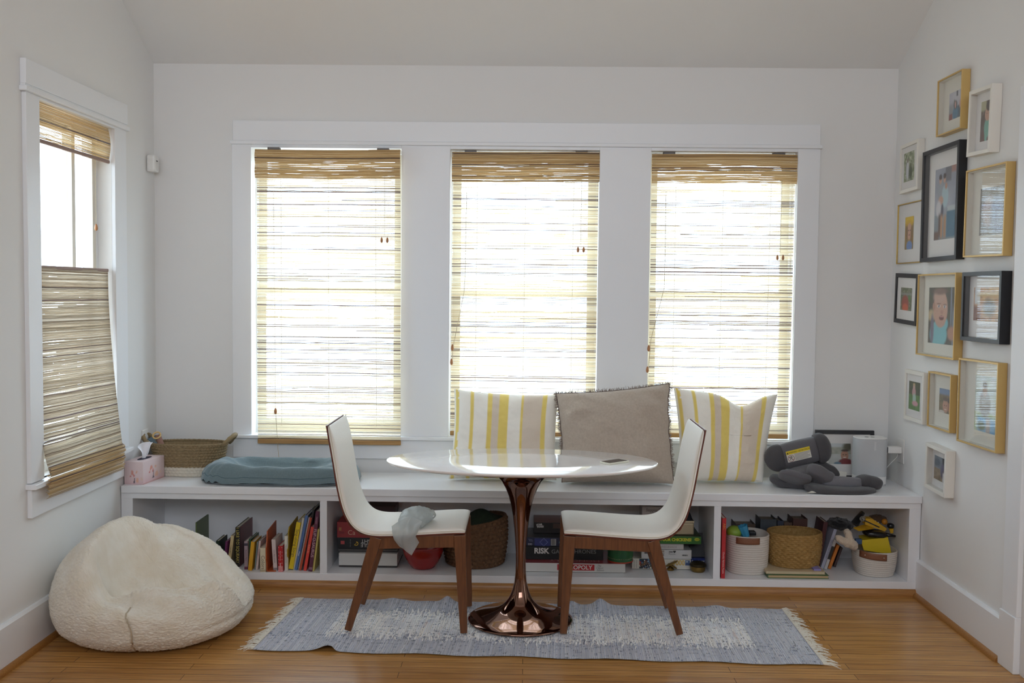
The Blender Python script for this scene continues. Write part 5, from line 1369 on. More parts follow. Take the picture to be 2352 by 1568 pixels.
book('picture_book', 'thin pale yellow book rightmost in the left cubby', (2148, 1406), (2186, 1406), (2268, 500), (2288, 500), .20, '#c9b76a', -.47)

# ------------------------------------------------------------------ cubby contents: boxes and games
def zt(x, y): return (1190 + x / 9.2217, 1160 + y / 9.2217)
def zu(x, y): return (1420 + x / 9.2217, 1160 + y / 9.2217)
def zb(x, y): return (740 + x / 5.113, 1130 + y / 5.113)
def zr_(x, y): return (1630 + x / 4.704, 1130 + y / 4.704)
LID = {}
def carton(name, label, cat, p0, p1, Yf, depth, color, z0=None, group=None, top=None, tray=None, rough=.42, lid=.86, h=None):
    """A box given by the pixels of its front's top-left and bottom-right corners on the plane Y = Yf: a lid over a shallow tray."""
    a = at(*p0, Y=Yf); b = at(*p1, Y=Yf)
    zb_ = b.z if z0 is None else z0
    H = (a.z - zb_) if h is None else h
    t = thing(name, label, cat, ((a.x + b.x) / 2, Yf, zb_), group)
    LID[t.name] = obj('lid', MB().box((a.x, Yf, zb_ + H * (1 - lid)), (b.x, Yf + depth, zb_ + H)), mat('card_' + color.strip('#'), color, rough), t, bevel=.0012)
    obj('tray', MB().box((a.x + .0015, Yf + .0015, zb_ + .0002), (b.x - .0015, Yf + depth - .0015, zb_ + H * (1 - lid))), mat('card_' + (tray or '#3a3838').strip('#'), tray or '#3a3838', .6), t)
    if top: obj('lid_print', MB().box((a.x + .002, Yf + .002, zb_ + H), (b.x - .002, Yf + depth - .002, zb_ + H + .0005)), mat('card_' + top.strip('#'), top, .3), t)
    t['_top'] = zb_ + H
    return t, a, b, zb_, H
def patch(t, p0, p1, Yf, c, name='printed_panel', off=.0006):
    a = at(*p0, Y=Yf); b = at(*p1, Y=Yf)
    return sub(obj(name, MB().box((a.x, Yf - off, b.z), (b.x, Yf - off * .1, a.z)), mat('card_' + c.strip('#'), c, .45), t), LID[t.name])
def words(t, s, px, py, hpx, Yf, c, sq=1.0, rot=0.0, sh=0.0, off=.0012, name='lettering', bold=0.0, spread=1.0):
    p = at(px, py, Y=Yf); hm = hpx / 2287.0 * (Yf - CAM_LOC.y) / 0.70
    return sub(lettering(s, hm, ink(c), t, face_front(p.x, Yf - off, p.z, rot), name, squeeze=sq, shear=sh, bold=bold, spread=spread), LID[t.name])
G1 = 'board games in the middle cubby'
# left stack behind the left chair
Yw = -.385
tw, *_r = carton('storage_box', 'flat white lidded box at the bottom of the stack behind the left chair', 'box', zb(195, 715), zb(880, 885), Yw, .25, '#c9c8c4', z0=SH + .0005)
zt_ = tw['_top']
t, *_r = carton('flat_box', 'thin grey and black box on the white box behind the left chair', 'box', zb(190, 655), zb(890, 690), -.36, .22, '#55524e', z0=zt_ + .0006, h=.014, lid=.5)
z2 = t['_top']
Yk = -.355
t, a, b, z0_, H_ = carton('war_game_box', 'black game box with a yellow hammer and sickle, under the red box', 'board game', zb(180, 535), zb(900, 655), Yk, .22, '#1d1f22', z0=z2 + .0006, lid=.97)
zk = t['_top']
patch(t, zb(218, 570), zb(262, 610), Yk, '#b04a4a')
words(t, 'TWILIGHT', *zb(600, 575), 8.5, Yk, '#c9c9c6', rot=math.pi, sq=1.0)
words(t, 'STRUGGLE', *zb(600, 622), 8.5, Yk, '#c9c9c6', rot=math.pi, sq=1.0)
e = at(*zb(398, 600), Y=Yk); mb = MB()
mb.tube([e + Vector((.011 * math.cos(q), -.0012, .011 * math.sin(q))) for q in [R3(-150 + 24 * i) for i in range(10)]], [.0008, .0014, .002, .0024, .0024, .0022, .002, .0016, .0012, .0008], 5)
mb.tube([e + Vector((-.009, -.0012, -.010)), e + Vector((.006, -.0012, .006))], .0014, 5); mb.tube([e + Vector((.001, -.0012, .010)), e + Vector((.010, -.0012, .002))], .0022, 5)
obj('emblem', mb, ink('#c9a43a'), t)
words(t, 'the cold war', *zb(330, 595), 2.5, Yk, '#8d8d8a', rot=math.pi / 2)
Yq = -.36
t, a, b, z0_, H_ = carton('red_game_box', 'dark red game box with gold letters, topmost behind the left chair', 'board game', zb(175, 350), zb(890, 535), Yq, .22, '#8f2f33', z0=zk + .0006, lid=.97)
words(t, 'Ca', *zb(345, 475), 11, Yq, '#c9a28a', name='lettering'); patch(t, zb(196, 412), zb(226, 450), Yq, '#a06a44')
patch(t, zb(200, 460), zb(262, 488), Yq, '#7a2a30')
zq = t['_top']
t, *_r = carton('dark_box', 'dark brown box at the back of the middle cubby behind the left chair', 'box', (842, 1162), (908, 1200), -.20, .14, '#3a2426', z0=zq + .0006, h=.052)
# red bowl
bw = at(*zb(1190, 935), Z=SH); bc_ = Vector((at(*zb(1185, 800), Y=-.36).x, -.36, SH + .0006))
t = thing('mixing_bowl', 'glossy red bowl under the left chair seat', 'bowl', bc_)
P = [(0, 0), (.058, 0), (.062, .003), (.066, .006), (.083, .03), (.097, .06), (.107, .09), (.113, .115), (.1165, .118), (.113, .119), (.109, .114), (.1, .085), (.088, .055), (.072, .025), (.05, .008), (0, .006)]
obj('bowl_body', MB().lathe(P, bc_, 64, cap=False), mat('red_glaze', '#9c1f22', .12, coat=.4), t, smooth='auto')
obj('rim', MB().tube([bc_ + Vector((.1145 * math.cos(q), .1145 * math.sin(q), .118)) for q in [2 * math.pi * i / 48 for i in range(49)]], .003, 8), mat('red_glaze', '#9c1f22', .12), t, smooth=True)
# big woven basket with dark green throw
kb = Vector((at(*zb(1790, 700), Y=-.25).x + .003, -.245, SH + .0006))
t = thing('woven_basket', 'brown twisted rope basket between the left chair and the table pedestal', 'basket', kb)
mb, rim = woven(kb, .150, .148, .166, .160, .232, kb.z, rows=11, ribs=34, amp=.0095, diag=1.1, belly=.010, tilt=.11)
M_JUTE = mat('brown_jute', '#7a5a3e', .9, bump=(160, .5), mottle=(70, '#553a26', .7))
obj('basket_wall', mb, M_JUTE, t, smooth=True); obj('rim', rim, M_JUTE, t, smooth=True)
def throw_pt(u, v):
    a_ = 2 * math.pi * u; r = v
    x = .150 * r * math.cos(a_); y = .135 * r * math.sin(a_)
    z = .215 + .060 * (1 - r ** 2) + .20 * x + .012 * math.sin(x * 38 + y * 22) * (1 - r * .5)
    return kb + Vector((x, y, z))
tt = obj('green_throw', MB().grid(throw_pt, 60, 24), mat('dark_green_fabric', '#2f3d2a', .85, bump=(140, .3), mottle=(30, '#1d281b', .6)), smooth=True)
tag(tt, 'dark green throw folded inside the brown rope basket', 'blanket')

# right of the pedestal: games
Ym = -.421
xm0 = zt(60, 1215)
t, a, b, z0_, H_ = carton('property_game_box', 'white game box with a red title panel at the bottom, right of the pedestal', 'board game', xm0, (1436, 1315), Ym, .25, '#cfccc8', z0=SH + .0005, top='#8d3238', lid=.97, group=None)
patch(t, zt(830, 1247), zt(1617, 1383), Ym, '#b5262e')
words(t, 'MONOPOLY', *zt(1222, 1318), 9.6, Ym, '#e6e2de', sq=.98, bold=.0006)
for i, s in enumerate(('The', 'Classic', 'Edition')): words(t, s, *zt(1715 + 12 * i, 1283 + i * 46), 4.2, Ym, '#6a6866', sh=.35)
zm = t['_top']
p = at(*zt(1200, 1185), Z=zm + .002)
lettering('MONOPOLY', .05, ink('#c9a6a2'), t, Matrix.Translation((p.x, p.y + .015, zm + .0011)) @ Matrix.Rotation(math.pi, 4, 'Z'), 'lid_lettering', squeeze=.95)
Yr = -.36
t, a, b, z0_, H_ = carton('war_strategy_box', 'black game box with bold white lettering on the white game box', 'board game', zt(55, 872), zt(1802, 1140), Yr, .24, '#15181b', z0=zm + .0016, lid=.97)
words(t, 'RISK', *zt(495, 968), 12.2, Yr, '#d9d4d0', sq=1.0, bold=.0014); patch(t, zt(310, 1028), zt(690, 1034), Yr, '#8d8a88')
words(t, 'GAME', *zt(870, 985), 9.5, Yr, '#85888a', sq=1.0); words(t, 'OF', *zt(1095, 985), 5, Yr, '#85888a'); words(t, 'THRONES', *zt(1385, 985), 9.0, Yr, '#85888a', sq=1.02)
patch(t, zt(1190, 934), zt(1600, 939), Yr, '#85888a')
zr2 = t['_top']
Yp = -.345
t, a, b, z0_, H_ = carton('puzzle_box', 'navy puzzle box with 300 and a barcode, on the black game box', 'puzzle', zt(75, 680), zt(1330, 870), Yp, .22, '#252a44', z0=zr2 + .0006, lid=.97, top='#2a2a2c')
words(t, '300', *zt(250, 825), 4.8, Yp, '#c0c2cc'); words(t, 'Harry', *zt(262, 722), 2.6, Yp, '#8d90a8'); words(t, 'Potter', *zt(275, 752), 2.6, Yp, '#8d90a8')
patch(t, zt(350, 700), zt(680, 862), Yp, '#343c74')
mb = MB(); c = at(*zt(545, 780), Y=Yp)
pts = []
for i in range(73):
    q = 2 * math.pi * i / 72; r = .0165 * (1 + .16 * math.cos(4 * q) + .12 * math.cos(8 * q)); pts.append(c + Vector((r * math.cos(q), -.001, r * math.sin(q))))
mb.tube(pts, .0009, 5); obj('jigsaw_emblem', mb, ink('#8d96d0'), t)
def barcode(t, p0, p1, Yf, seed=1):
    patch(t, p0, p1, Yf, '#c9c8c6', 'barcode_panel')
    r = random.Random(seed); a = at(*p0, Y=Yf); b = at(*p1, Y=Yf); mb = MB(); x = a.x + .0015
    while x < b.x - .002:
        w = r.choice((.0006, .0009, .0014)); mb.box((x, Yf - .0010, b.z + .002), (x + w, Yf - .0006, a.z - .001)); x += w + r.choice((.0006, .001))
    sub(obj('barcode', mb, M_INK, t), LID[t.name])
barcode(t, zt(697, 712), zt(802, 850), Yp, 2)
mb = MB().lathe([(0, 0), (.0075, 0)], (0, 0, 0), 20, cap=False); c = at(*zt(893, 785), Y=Yp); mb.v = [(c.x + p[0], Yp - .0008, c.z + p[1]) for p in mb.v]; obj('round_mark', mb, ink('#5d8d9a'), t)
zp = t['_top']
Yv = -.25
t, a, b, z0_, H_ = carton('small_game_box', 'small dark box with slanted silver letters on top of the navy puzzle', 'board game', zt(335, 365), zt(1300, 500), Yv, .185, '#1d1a1a', z0=zp + .0012, top='#6a3a36', lid=.97)
words(t, 'STAR', *zt(450, 412), 4.0, Yv, '#c9c8c6', rot=R3(8), bold=.0009); words(t, 'WARS', *zt(470, 455), 4.0, Yv, '#c9c8c6', rot=R3(4), bold=.0009)
patch(t, zt(740, 385), zt(920, 490), Yv, '#4a3630')
# green tin on the right of the white game box
gc = Vector((at(1425, 1270, Y=-.35).x, -.352, zm + .0016)); gr = (at(1454, 1270, Y=-.35).x - at(1396, 1270, Y=-.35).x) / 2
t = thing('biscuit_tin', 'round green tin with a red base rim on the white game box', 'tin', gc)
M_TIN = mat('green_tin', '#2f6b3a', .3, mottle=(45, '#24543a', .8))
obj('body', MB().lathe([(0, .003), (gr, .003), (gr, .118), (0, .118)], gc, 48, cap=False), M_TIN, t, smooth='auto')
obj('base_rim', MB().lathe([(0, 0), (gr + .0015, 0), (gr + .0015, .006), (0, .006)], gc, 48, cap=False), mat('red_tin', '#b8402c', .35), t, smooth='auto')
obj('lid', MB().lathe([(0, .119), (gr + .002, .119), (gr + .002, .136), (gr - .004, .140), (0, .140)], gc, 48, cap=False), M_TIN, t, smooth='auto')
mb = MB()
for i in range(44):
    q = 2 * math.pi * i / 44; c = gc + Vector(((gr + .0004) * math.cos(q), (gr + .0004) * math.sin(q), .021)); mb.ellipsoid(c, (.0022, .0022, .0016), 6, 4)
obj('dotted_band', mb, ink('#b9a488'), t)
# puzzle stack
Yz = -.341
t, a, b, z0_, H_ = carton('puzzle_box', 'white puzzle box with tiled picture and yellow 1000, lowest of its stack', 'puzzle', zu(295, 1125), zu(1535, 1360), Yz, .26, '#cfccc2', z0=SH + .0005, lid=.97)
z5 = t['_top']
rr_ = random.Random(8); tl = [(rr_.random(), rr_.random(), rgb(rr_.choice(('#2a3a5c', '#54789a', '#c9c6b8', '#8d6a4a', '#3a5a4a', '#a8b4c4', '#b04a3a')))) for _ in range(90)]
def mosaic(u, v):
    best = sorted((((u - x) * 2.0) ** 2 + (v - y) ** 2, i) for i, (x, y, c) in enumerate(tl))[:2]
    return rgb('#1d2028') if math.sqrt(best[1][0]) - math.sqrt(best[0][0]) < .035 else tl[best[0][1]][2]
a = at(*zu(448, 1132), Y=Yz); b = at(*zu(800, 1340), Y=Yz)
obj('tiled_picture', MB().grid(lambda u, v: (a.x + (b.x - a.x) * u, Yz - .0007, b.z + (a.z - b.z) * v), 90, 50, mosaic), M_PRINT, t)
words(t, '1000', *zu(1280, 1222), 12, Yz, '#d0a94e', sq=.82, bold=.0006)
patch(t, zu(1420, 1165), zu(1512, 1275), Yz, '#4a5f8a'); patch(t, zu(1432, 1180), zu(1480, 1210), Yz, '#a8b4c0', off=.0009)
for i in (0, 1): words(t, 'puzzle pieces', *zu(335 + 50 * i, 1240), 2.4, Yz, '#6a6866', rot=math.pi / 2)
t, a, b, z0_, H_ = carton('puzzle_box', 'white puzzle box reading 1000 Puzzle with a heart, second in the right stack', 'puzzle', zu(495, 938), zu(1550, 1130), -.345, .25, '#c6c6c6', z0=z5 + .0006, lid=.97)
words(t, '1000', *zu(1112, 988), 3.6, -.345, '#3a3a3c', sq=1.0, bold=.0004); words(t, '\u2665', *zu(1192, 988), 4.0, -.345, '#2a2a2c'); words(t, 'Puzzle', *zu(1140, 1035), 3.8, -.345, '#6a6a6c', spread=1.15)
barcode(t, zu(1352, 1040), zu(1478, 1085), -.345, 5); patch(t, zu(925, 960), zu(975, 985), -.345, '#7a6a5c'); patch(t, zu(925, 1000), zu(975, 1025), -.345, '#8d8a84'); patch(t, zu(935, 1040), zu(970, 1062), -.345, '#4a4a4a')
patch(t, zu(555, 965), zu(640, 1025), -.345, '#55555a')
z6 = t['_top']
t, a, b, z0_, H_ = carton('book_box', 'small white box with faint grey lettering, third in the right stack', 'box', zu(690, 797), zu(1385, 930), -.34, .19, '#c6c3c0', z0=z6 + .0006, lid=.97)
words(t, 'ENDURANCE', *zu(1072, 885), 4.0, -.34, '#8d7f7a', spread=1.1); z7 = t['_top']
Yg = -.36
t, a, b, z0_, H_ = carton('counting_game_box', 'green game box with yellow lettering on the small white box', 'board game', zu(420, 650), zu(1757, 797), Yg, .26, '#2f6a26', z0=z7 + .0006, lid=.97, top='#27401f')
words(t, 'COUNT YOUR CHICKENS!', *zu(1055, 728), 6.8, Yg, '#c9c832', sq=.93, bold=.0010)
mb = MB().ellipsoid(at(*zu(1668, 725), Y=Yg) + Vector((0, -.0006, 0)), (.0145, .0006, .0085), 20, 8); obj('round_logo', mb, ink('#b4b828'), t); z8 = t['_top']
words(t, 'GAME', *zu(1668, 725), 3.0, Yg, '#2f5a20', off=.002)
# cream tin box with dark domed lid, stepping stones box beside it
a, b = at(*zu(1130, 300), Y=-.33), at(*zu(1605, 557), Y=-.33)
t = thing('hinged_tin', 'cream metal tin with a dark domed lid on top of the green game box', 'tin', ((a.x + b.x) / 2, -.33, z8 + .001))
hb = a.z - b.z
obj('body', MB().box((a.x, -.33, z8 + .001), (b.x, -.17, z8 + .001 + hb)), mat('champagne_tin', '#b5a88c', .35, metal=.3), t, bevel=.006)
obj('lid_band', MB().box((a.x - .001, -.331, z8 + .0015 + hb), (b.x + .001, -.169, z8 + .0015 + hb + .012)), mat('champagne_light', '#c9bda0', .35, metal=.3), t, bevel=.002)
mb = MB(); zl = z8 + .0135 + hb
prof = [(.0, 0), (.003, .014), (.012, .026), (.03, .034), (.06, .038)]
mb.grid(lambda u, v: (a.x + .002 + (b.x - a.x - .004) * u, -.329 + .158 * v, zl + .036 * min(1, math.sin(math.pi * min(max(v, .001), .999)) * 1.5) * min(1, math.sin(math.pi * min(max(u, .001), .999)) * 2.6)), 30, 20)
mb.box((a.x + .002, -.329, zl - .001), (b.x - .002, -.171, zl + .001))
obj('domed_lid', mb, mat('dark_tin', '#23262c', .4), t, smooth='auto')
p0 = at(1475, 1165, Y=-.29); p1 = at(1536, 1222, Y=-.29)
t, a, b, z0_, H_ = carton('standing_game_box', 'grey box with dark script lettering, standing left of the cream tin', 'board game', (1475, 1163), (1530, 1222), -.29, .12, '#a09894', z0=z8 + .0012, lid=.97)
words(t, 'Stepping Stones', *zu(810, 105), 7.2, -.29, '#3f3836', sq=.75, sh=.25); words(t, 'for little explorers', *zu(780, 160), 2.2, -.29, '#6a6260')
# blue box far right with grey booklet on it
t, a, b, z0_, H_ = carton('blue_puzzle_box', 'blue puzzle box with white letters, right of the puzzle stack', 'puzzle', zu(1500, 1120), zu(1832, 1300), -.285, .20, '#2a3a80', z0=SH + .0005, lid=.97)
words(t, 'Ravensburger', *zu(1692, 1182), 4.2, -.285, '#d8d8dc', sq=.9, bold=.0006); z9 = t['_top']
p = at(*zu(1560, 1085), Y=-.285)
slabbook('grey_booklet', 'grey booklet leaning on the blue puzzle box against the cubby back', 'book', (a.x + .012, -.27, z9 + .002), (.085, .14, .008), (R3(50), 0, 0), '#54565a')
# brass pieces at the front right
bc2 = at(*zu(1715, 1440), Z=SH); bc2.y += .04
rbr = (at(*zu(1870, 1300), Y=bc2.y).x - at(*zu(1545, 1300), Y=bc2.y).x) / 2
t = thing('brass_dish', 'round lidded brass dish at the right end of the middle cubby', 'dish', (bc2.x, bc2.y, SH))
M_AB = mat('aged_brass', '#8a6f3a', .35, metal=.85, bump=(120, .15))
obj('base', MB().lathe([(0, 0), (rbr * .82, 0), (rbr * .94, .006), (rbr * .98, .02), (rbr * .95, .028), (0, .028)], (bc2.x, bc2.y, SH + .0005), 48, cap=False), M_AB, t, smooth='auto')
obj('lid', MB().lathe([(0, .0285), (rbr * 1.05, .0285), (rbr * 1.08, .034), (rbr * 1.04, .041), (rbr * .75, .049), (rbr * .2, .052), (0, .052)], (bc2.x, bc2.y, SH + .0005), 48, cap=False), mat('dark_brass', '#3d3422', .4, metal=.7), t, smooth='auto')
q = at(*zu(1120, 1405), Z=SH); q.y += .03
t = thing('brass_leaves', 'small brass piece of two leaf bowls before the yellow 1000 puzzle', 'ornament', (q.x, q.y, SH))
obj('stand', MB().lathe([(0, 0), (.019, 0), (.021, .004), (.013, .012), (.006, .02), (0, .022)], (q.x, q.y, SH + .0005), 24, cap=False), M_AB, t, smooth='auto')
for s, rz, h in ((-1, .45, .035), (1, -.5, .022)):
    obj('leaf', MB().ellipsoid((q.x + s * .012 * 0 + (.006 if s < 0 else .012), q.y, SH + h), (.036 if s < 0 else .028, .02, .0055), 24, 10, rot=Matrix.Rotation(-rz, 3, 'Y')), M_AB, t, smooth=True)
obj('stem', MB().tube([(q.x - .012, q.y + .01, SH + .03), (q.x - .024, q.y + .012, SH + .058), (q.x - .034, q.y + .012, SH + .088)], .0022, 8), mat('dark_brass', '#3d3422', .4), t, smooth=True)

# ------------------------------------------------------------------ right cubby
book('activity_book', 'red alphabet puzzle book upright at the left side of the right cubby', (120, 937), (165, 938), (137, 275), (182, 290), .24, '#b3262c', -.492, text=[('Chunky Alphabet Puzzle', .26, .0115, '#e6c9c4'), ('ABC', .86, .018, '#d88a3a')], conv=zr_, group=None)
def rope_basket(name, label, cx, cy, a0, b0, a1, b1, h, loc_label=None, coils=17, tilt=0.0, hang=0.0):
    t = thing(name, label, 'basket', (cx, cy, SH))
    n = 96; vs = []; prof = []
    for j in range(coils * 6 + 1):
        k = j / (coils * 6); prof.append((k, .0022 * abs(math.sin(math.pi * coils * k))))
    def rim_drop(tt): return 0.0
    rows = []
    for k, r in prof:
        a = a0 + (a1 - a0) * (1 - (1 - k) ** 2.2) ; b = b0 + (b1 - b0) * (1 - (1 - k) ** 2.2)
        rows.append((a + r, b + r, h * k))
    rows += [(a1 - .007, b1 - .007, h), (a1 - .008, b1 - .008, h * .6), (a0 - .006, b0 - .006, .012)]
    for a, b, z in rows:
        for i in range(n):
            q = 2 * math.pi * i / n; c, s = math.cos(q), math.sin(q); e = .82
            x = a * math.copysign(abs(c) ** e, c); y = b * math.copysign(abs(s) ** e, s)
            vs.append((cx + x, cy + y, SH + .0006 + z * (1 + tilt * c)))
    R = len(rows)
    fs = [(j * n + i, j * n + (i + 1) % n, (j + 1) * n + (i + 1) % n, (j + 1) * n + i) for j in range(R - 1) for i in range(n)] + [tuple(range(n - 1, -1, -1)), tuple((R - 1) * n + i for i in range(n))]
    obj('basket_wall', MB().add(vs, fs), mat('white_cotton_rope', '#cfc8bf', .9, bump=(330, .35)), t, smooth=True)
    return t
M_LEA = mat('tan_leather', '#7d4f36', .5, bump=(120, .1))
xl, xr_ = at(1667, 1240, Y=-.33).x, at(1764, 1240, Y=-.33).x
c1x = (xl + xr_) / 2; ra = (xr_ - xl) / 2
t = rope_basket('rope_basket', 'tall white rope basket with a leather handle beside the red alphabet book', c1x, -.325, ra * .93, .105, ra, .115, .203)
h0 = at(1693, 1233, Y=-.443); h1 = at(1745, 1251, Y=-.443)
def strap(u, v, x0, x1, z0, z1, cy, b, a, cx):
    x = x0 + (x1 - x0) * u; k = min(.98, abs((x - cx) / a)); y = cy - b * (1 - k ** 2.44) ** .41
    return (x, y - .004 - .003 * math.sin(u * math.pi), z1 + (z0 - z1) * v)
obj('handle', MB().grid(lambda u, v: strap(u, v, h0.x, h1.x, SH + .200, SH + .166, -.325, .115, ra, c1x), 16, 4), M_LEA, t, smooth=True, solid=.004)
tt = obj('green_ball', MB().ellipsoid(at(1686, 1221, Y=-.36), (.04, .04, .034), 24, 14), mat('lime_toy', '#7d9a34', .5), smooth=True); tag(tt, 'lime green toy in the tall white rope basket', 'toy')
mb = MB(); cc = at(1709, 1220, Y=-.37); n = 40
mb.lathe([(0, -.03), (.020, -.03), (.026, .02), (.028, .032), (.024, .033), (.02, -.02), (0, -.022)], cc, n, cap=False, warp=lambda p, q: p)
mb.v = [tuple(cc + (Matrix.Rotation(R3(-20), 3, 'Y') @ ((Vector(p) - cc) * (1 + .05 * math.cos(8 * math.atan2(p[1] - cc.y, p[0] - cc.x)))))) for p in mb.v]
tt = obj('ribbed_cup', mb, mat('blue_toy', '#3a8ab0', .35), smooth='auto'); tag(tt, 'ribbed blue toy cup in the tall white rope basket', 'toy')
tt = obj('toy_block', MB().box(tuple(at(1722, 1230, Y=-.33)), tuple(at(1722, 1230, Y=-.33) + Vector((.035, .05, .02)))), mat('black_toy', '#23252a', .4), bevel=.004); tag(tt, 'small black toy in the tall white rope basket behind its handle', 'toy')
# board books under the wicker basket
t = slabbook('board_book', 'green edged board book at the bottom under the wicker basket', 'book', (at(1763, 1325, Y=-.47).x, -.475, SH + .0006), (at(1903, 1325, Y=-.47).x - at(1763, 1325, Y=-.47).x, .27, .0185), (0, 0, 0), '#3f6236', pages='#b9a078')
t = slabbook('board_book', 'cream board book directly under the wicker basket', 'book', (at(1760, 1310, Y=-.46).x, -.462, SH + .0198), (at(1896, 1310, Y=-.46).x - at(1760, 1310, Y=-.46).x, .25, .0145), (0, 0, 0), '#c6b494', pages='#c9bb9c')
tt = obj('lavender_card', MB().box((at(1870, 1306, Y=-.45).x, -.445, SH + .0350), (at(1887, 1306, Y=-.45).x, -.36, SH + .043)), mat('lavender', '#8d86c0', .5)); tag(tt, 'small lavender card beside the foot of the wicker basket', 'card')
wx0, wx1 = at(1763, 1222, Y=-.315).x, at(1886, 1222, Y=-.315).x
wc = Vector(((wx0 + wx1) / 2 , -.315, SH + .0352)); wa = (wx1 - wx0) / 2
t = thing('wicker_basket', 'round straw wicker basket standing on two board books', 'basket', wc)
mb, rim = woven(wc, wa * .90, .105, wa, .118, .172, wc.z, rows=16, ribs=26, amp=.0038, belly=.006, rimr=.006, nt=260, nz_=110)
M_STRAW = mat('straw', '#b28e55', .8, bump=(190, .4), mottle=(60, '#86642f', .55))
obj('basket_wall', mb, M_STRAW, t, smooth=True); obj('rim', rim, M_STRAW, t, smooth=True)
# small dark volumes standing behind
def volume(label, px0, px1, pytop, Yf, depth, color, name='bound_volume', gold=None, title=None):
    a = at(px0, pytop, Y=Yf); b = at(px1, pytop, Y=Yf); w = b.x - a.x; h = a.z - SH
    t = thing(name, label, 'book', (a.x, Yf, SH + .0006), 'dark bound volumes at the back of the right cubby'); ROOT_AT[t.name] = Vector()
    k = .0028
    mb = MB().box((0, 0, 0), (k, depth, h)); mb.box((w - k, 0, 0), (w, depth, h)); mb.box((k, 0, 0), (w - k, k, h))
    obj('cover', mb, mat('cover_' + color.strip('#'), color, .5), t, local=True)
    obj('pages', MB().box((k, k, .002), (w - k, depth - .003, h - .012)), mat('pages_grey', '#8d867c', .9), t, local=True)
    if gold:
        mb = MB().tube([(w / 2 + .012 * math.cos(q), -.0008, h * .62 + .012 * math.sin(q)) for q in [2 * math.pi * i / 20 for i in range(21)]], .0012, 5); obj('gilt_emblem', mb, ink('#a08a4a'), t, local=True)
    if title: lettering(title, .012, ink('#8d867c'), t, face_front(w / 2, -.0008, h * .52), 'spine_lettering', local=True)
    return t
volume('slate grey bound volume behind the straw wicker basket, left of the rest', 1747, 1784, 1192, -.20, .12, '#3a4046', title='CLASSICS')
volume('thin navy volume standing between the slate grey and brown ones', 1786, 1800, 1196, -.20, .12, '#2c3244')
volume('brown volume with a round gilt emblem behind the wicker basket', 1822, 1855, 1191, -.20, .12, '#4a2a24', gold=True)
volume('low brown volume between the navy and the gilt ones', 1801, 1820, 1200, -.18, .10, '#5a4234')
volume('dark brown volume hidden behind the tall white rope basket', 1690, 1735, 1203, -.19, .12, '#4a3a30')
# leaning books right of the wicker basket
def zl_(x, y): return (1880 + x / 8.709, 1160 + y / 8.709)
G5 = 'books leaning right beside the wicker basket'
book('leaning_book', 'dark maroon book leaning right behind the wicker basket', (-60, 1190), (30, 1190), (100, 310), (200, 380), .14, '#4a2226', -.27, conv=zl_, group=G5, cover='#5a2228')
book('leaning_book', 'pale grey blue book leaning right with a lettered spine', (38, 1190), (104, 1190), (312, 480), (372, 505), .15, '#a8a8b8', -.29, conv=zl_, group=G5, text=[('COLLECTED STORIES', .5, .011, '#5f6070')])
book('leaning_book', 'white and black banded book leaning right in the right cubby', (112, 1195), (172, 1195), (310, 690), (366, 720), .14, '#b8b4b4', -.30, conv=zl_, group=G5, bands=[(.34, .78, '#26221e')])
book('leaning_book', 'orange spined book leaning right in the right cubby', (188, 1192), (250, 1192), (368, 800), (424, 820), .14, '#c07028', -.29, conv=zl_, group=G5)
book('leaning_book', 'dark brown book leaning right, last of the leaning row', (300, 1160), (350, 1160), (440, 850), (490, 860), .13, '#3f2c2c', -.25, conv=zl_, group=G5)
# low white rope basket of toys
lx0, lx1 = at(1949, 1275, Y=-.33).x, at(2068, 1272, Y=-.33).x
lcx, la = (lx0 + lx1) / 2 - .004, (lx1 - lx0) / 2 - .006
la = min(la, 1.964 - lcx); LBH = .132
t = rope_basket('rope_basket', 'low white rope basket heaped with toys at the right end of the right cubby', lcx, -.335, la * .84, .10, la, .118, LBH, coils=12)
s0, s1 = at(1982, 1265, Y=-.45), at(2036, 1287, Y=-.45)
obj('handle', MB().grid(lambda u, v: strap(u, v, s0.x, s1.x, SH + LBH + .004 - .010 * u, SH + LBH - .030 - .010 * u, -.335, .118, la, lcx), 16, 4), M_LEA, t, smooth=True, solid=.004)
for u in (.14, .86):
    p = strap(u, .5, s0.x, s1.x, SH + LBH + .004 - .010 * u, SH + LBH - .030 - .010 * u, -.335, .118, la, lcx)
    obj('rivet', MB().ellipsoid((p[0], p[1] - .004, p[2]), (.003, .002, .003), 10, 6), mat('steel_rivet', '#c9c6c0', .3, metal=.8), t)
# yellow block
def wedge(name, label, cat, px, Yf, dep, m, twist=0.0):
    f = [at(*p, Y=Yf) for p in px]; b = [p + Vector((dep[0], dep[1], dep[2])) for p in f]
    mb = MB().hexa([f[0], f[1], b[1], b[0], f[3], f[2], b[2], b[3]])
    return tag(obj(name, mb, m, bevel=.003), label, cat)
wedge('yellow_box', 'bright yellow toy box leaning out of the low rope basket', 'toy', [zl_(905, 905), zl_(1470, 990), zl_(1392, 640), zl_(845, 705)], -.385, (.020, .10, .004), mat('yellow_plastic', '#c9b01a', .45))
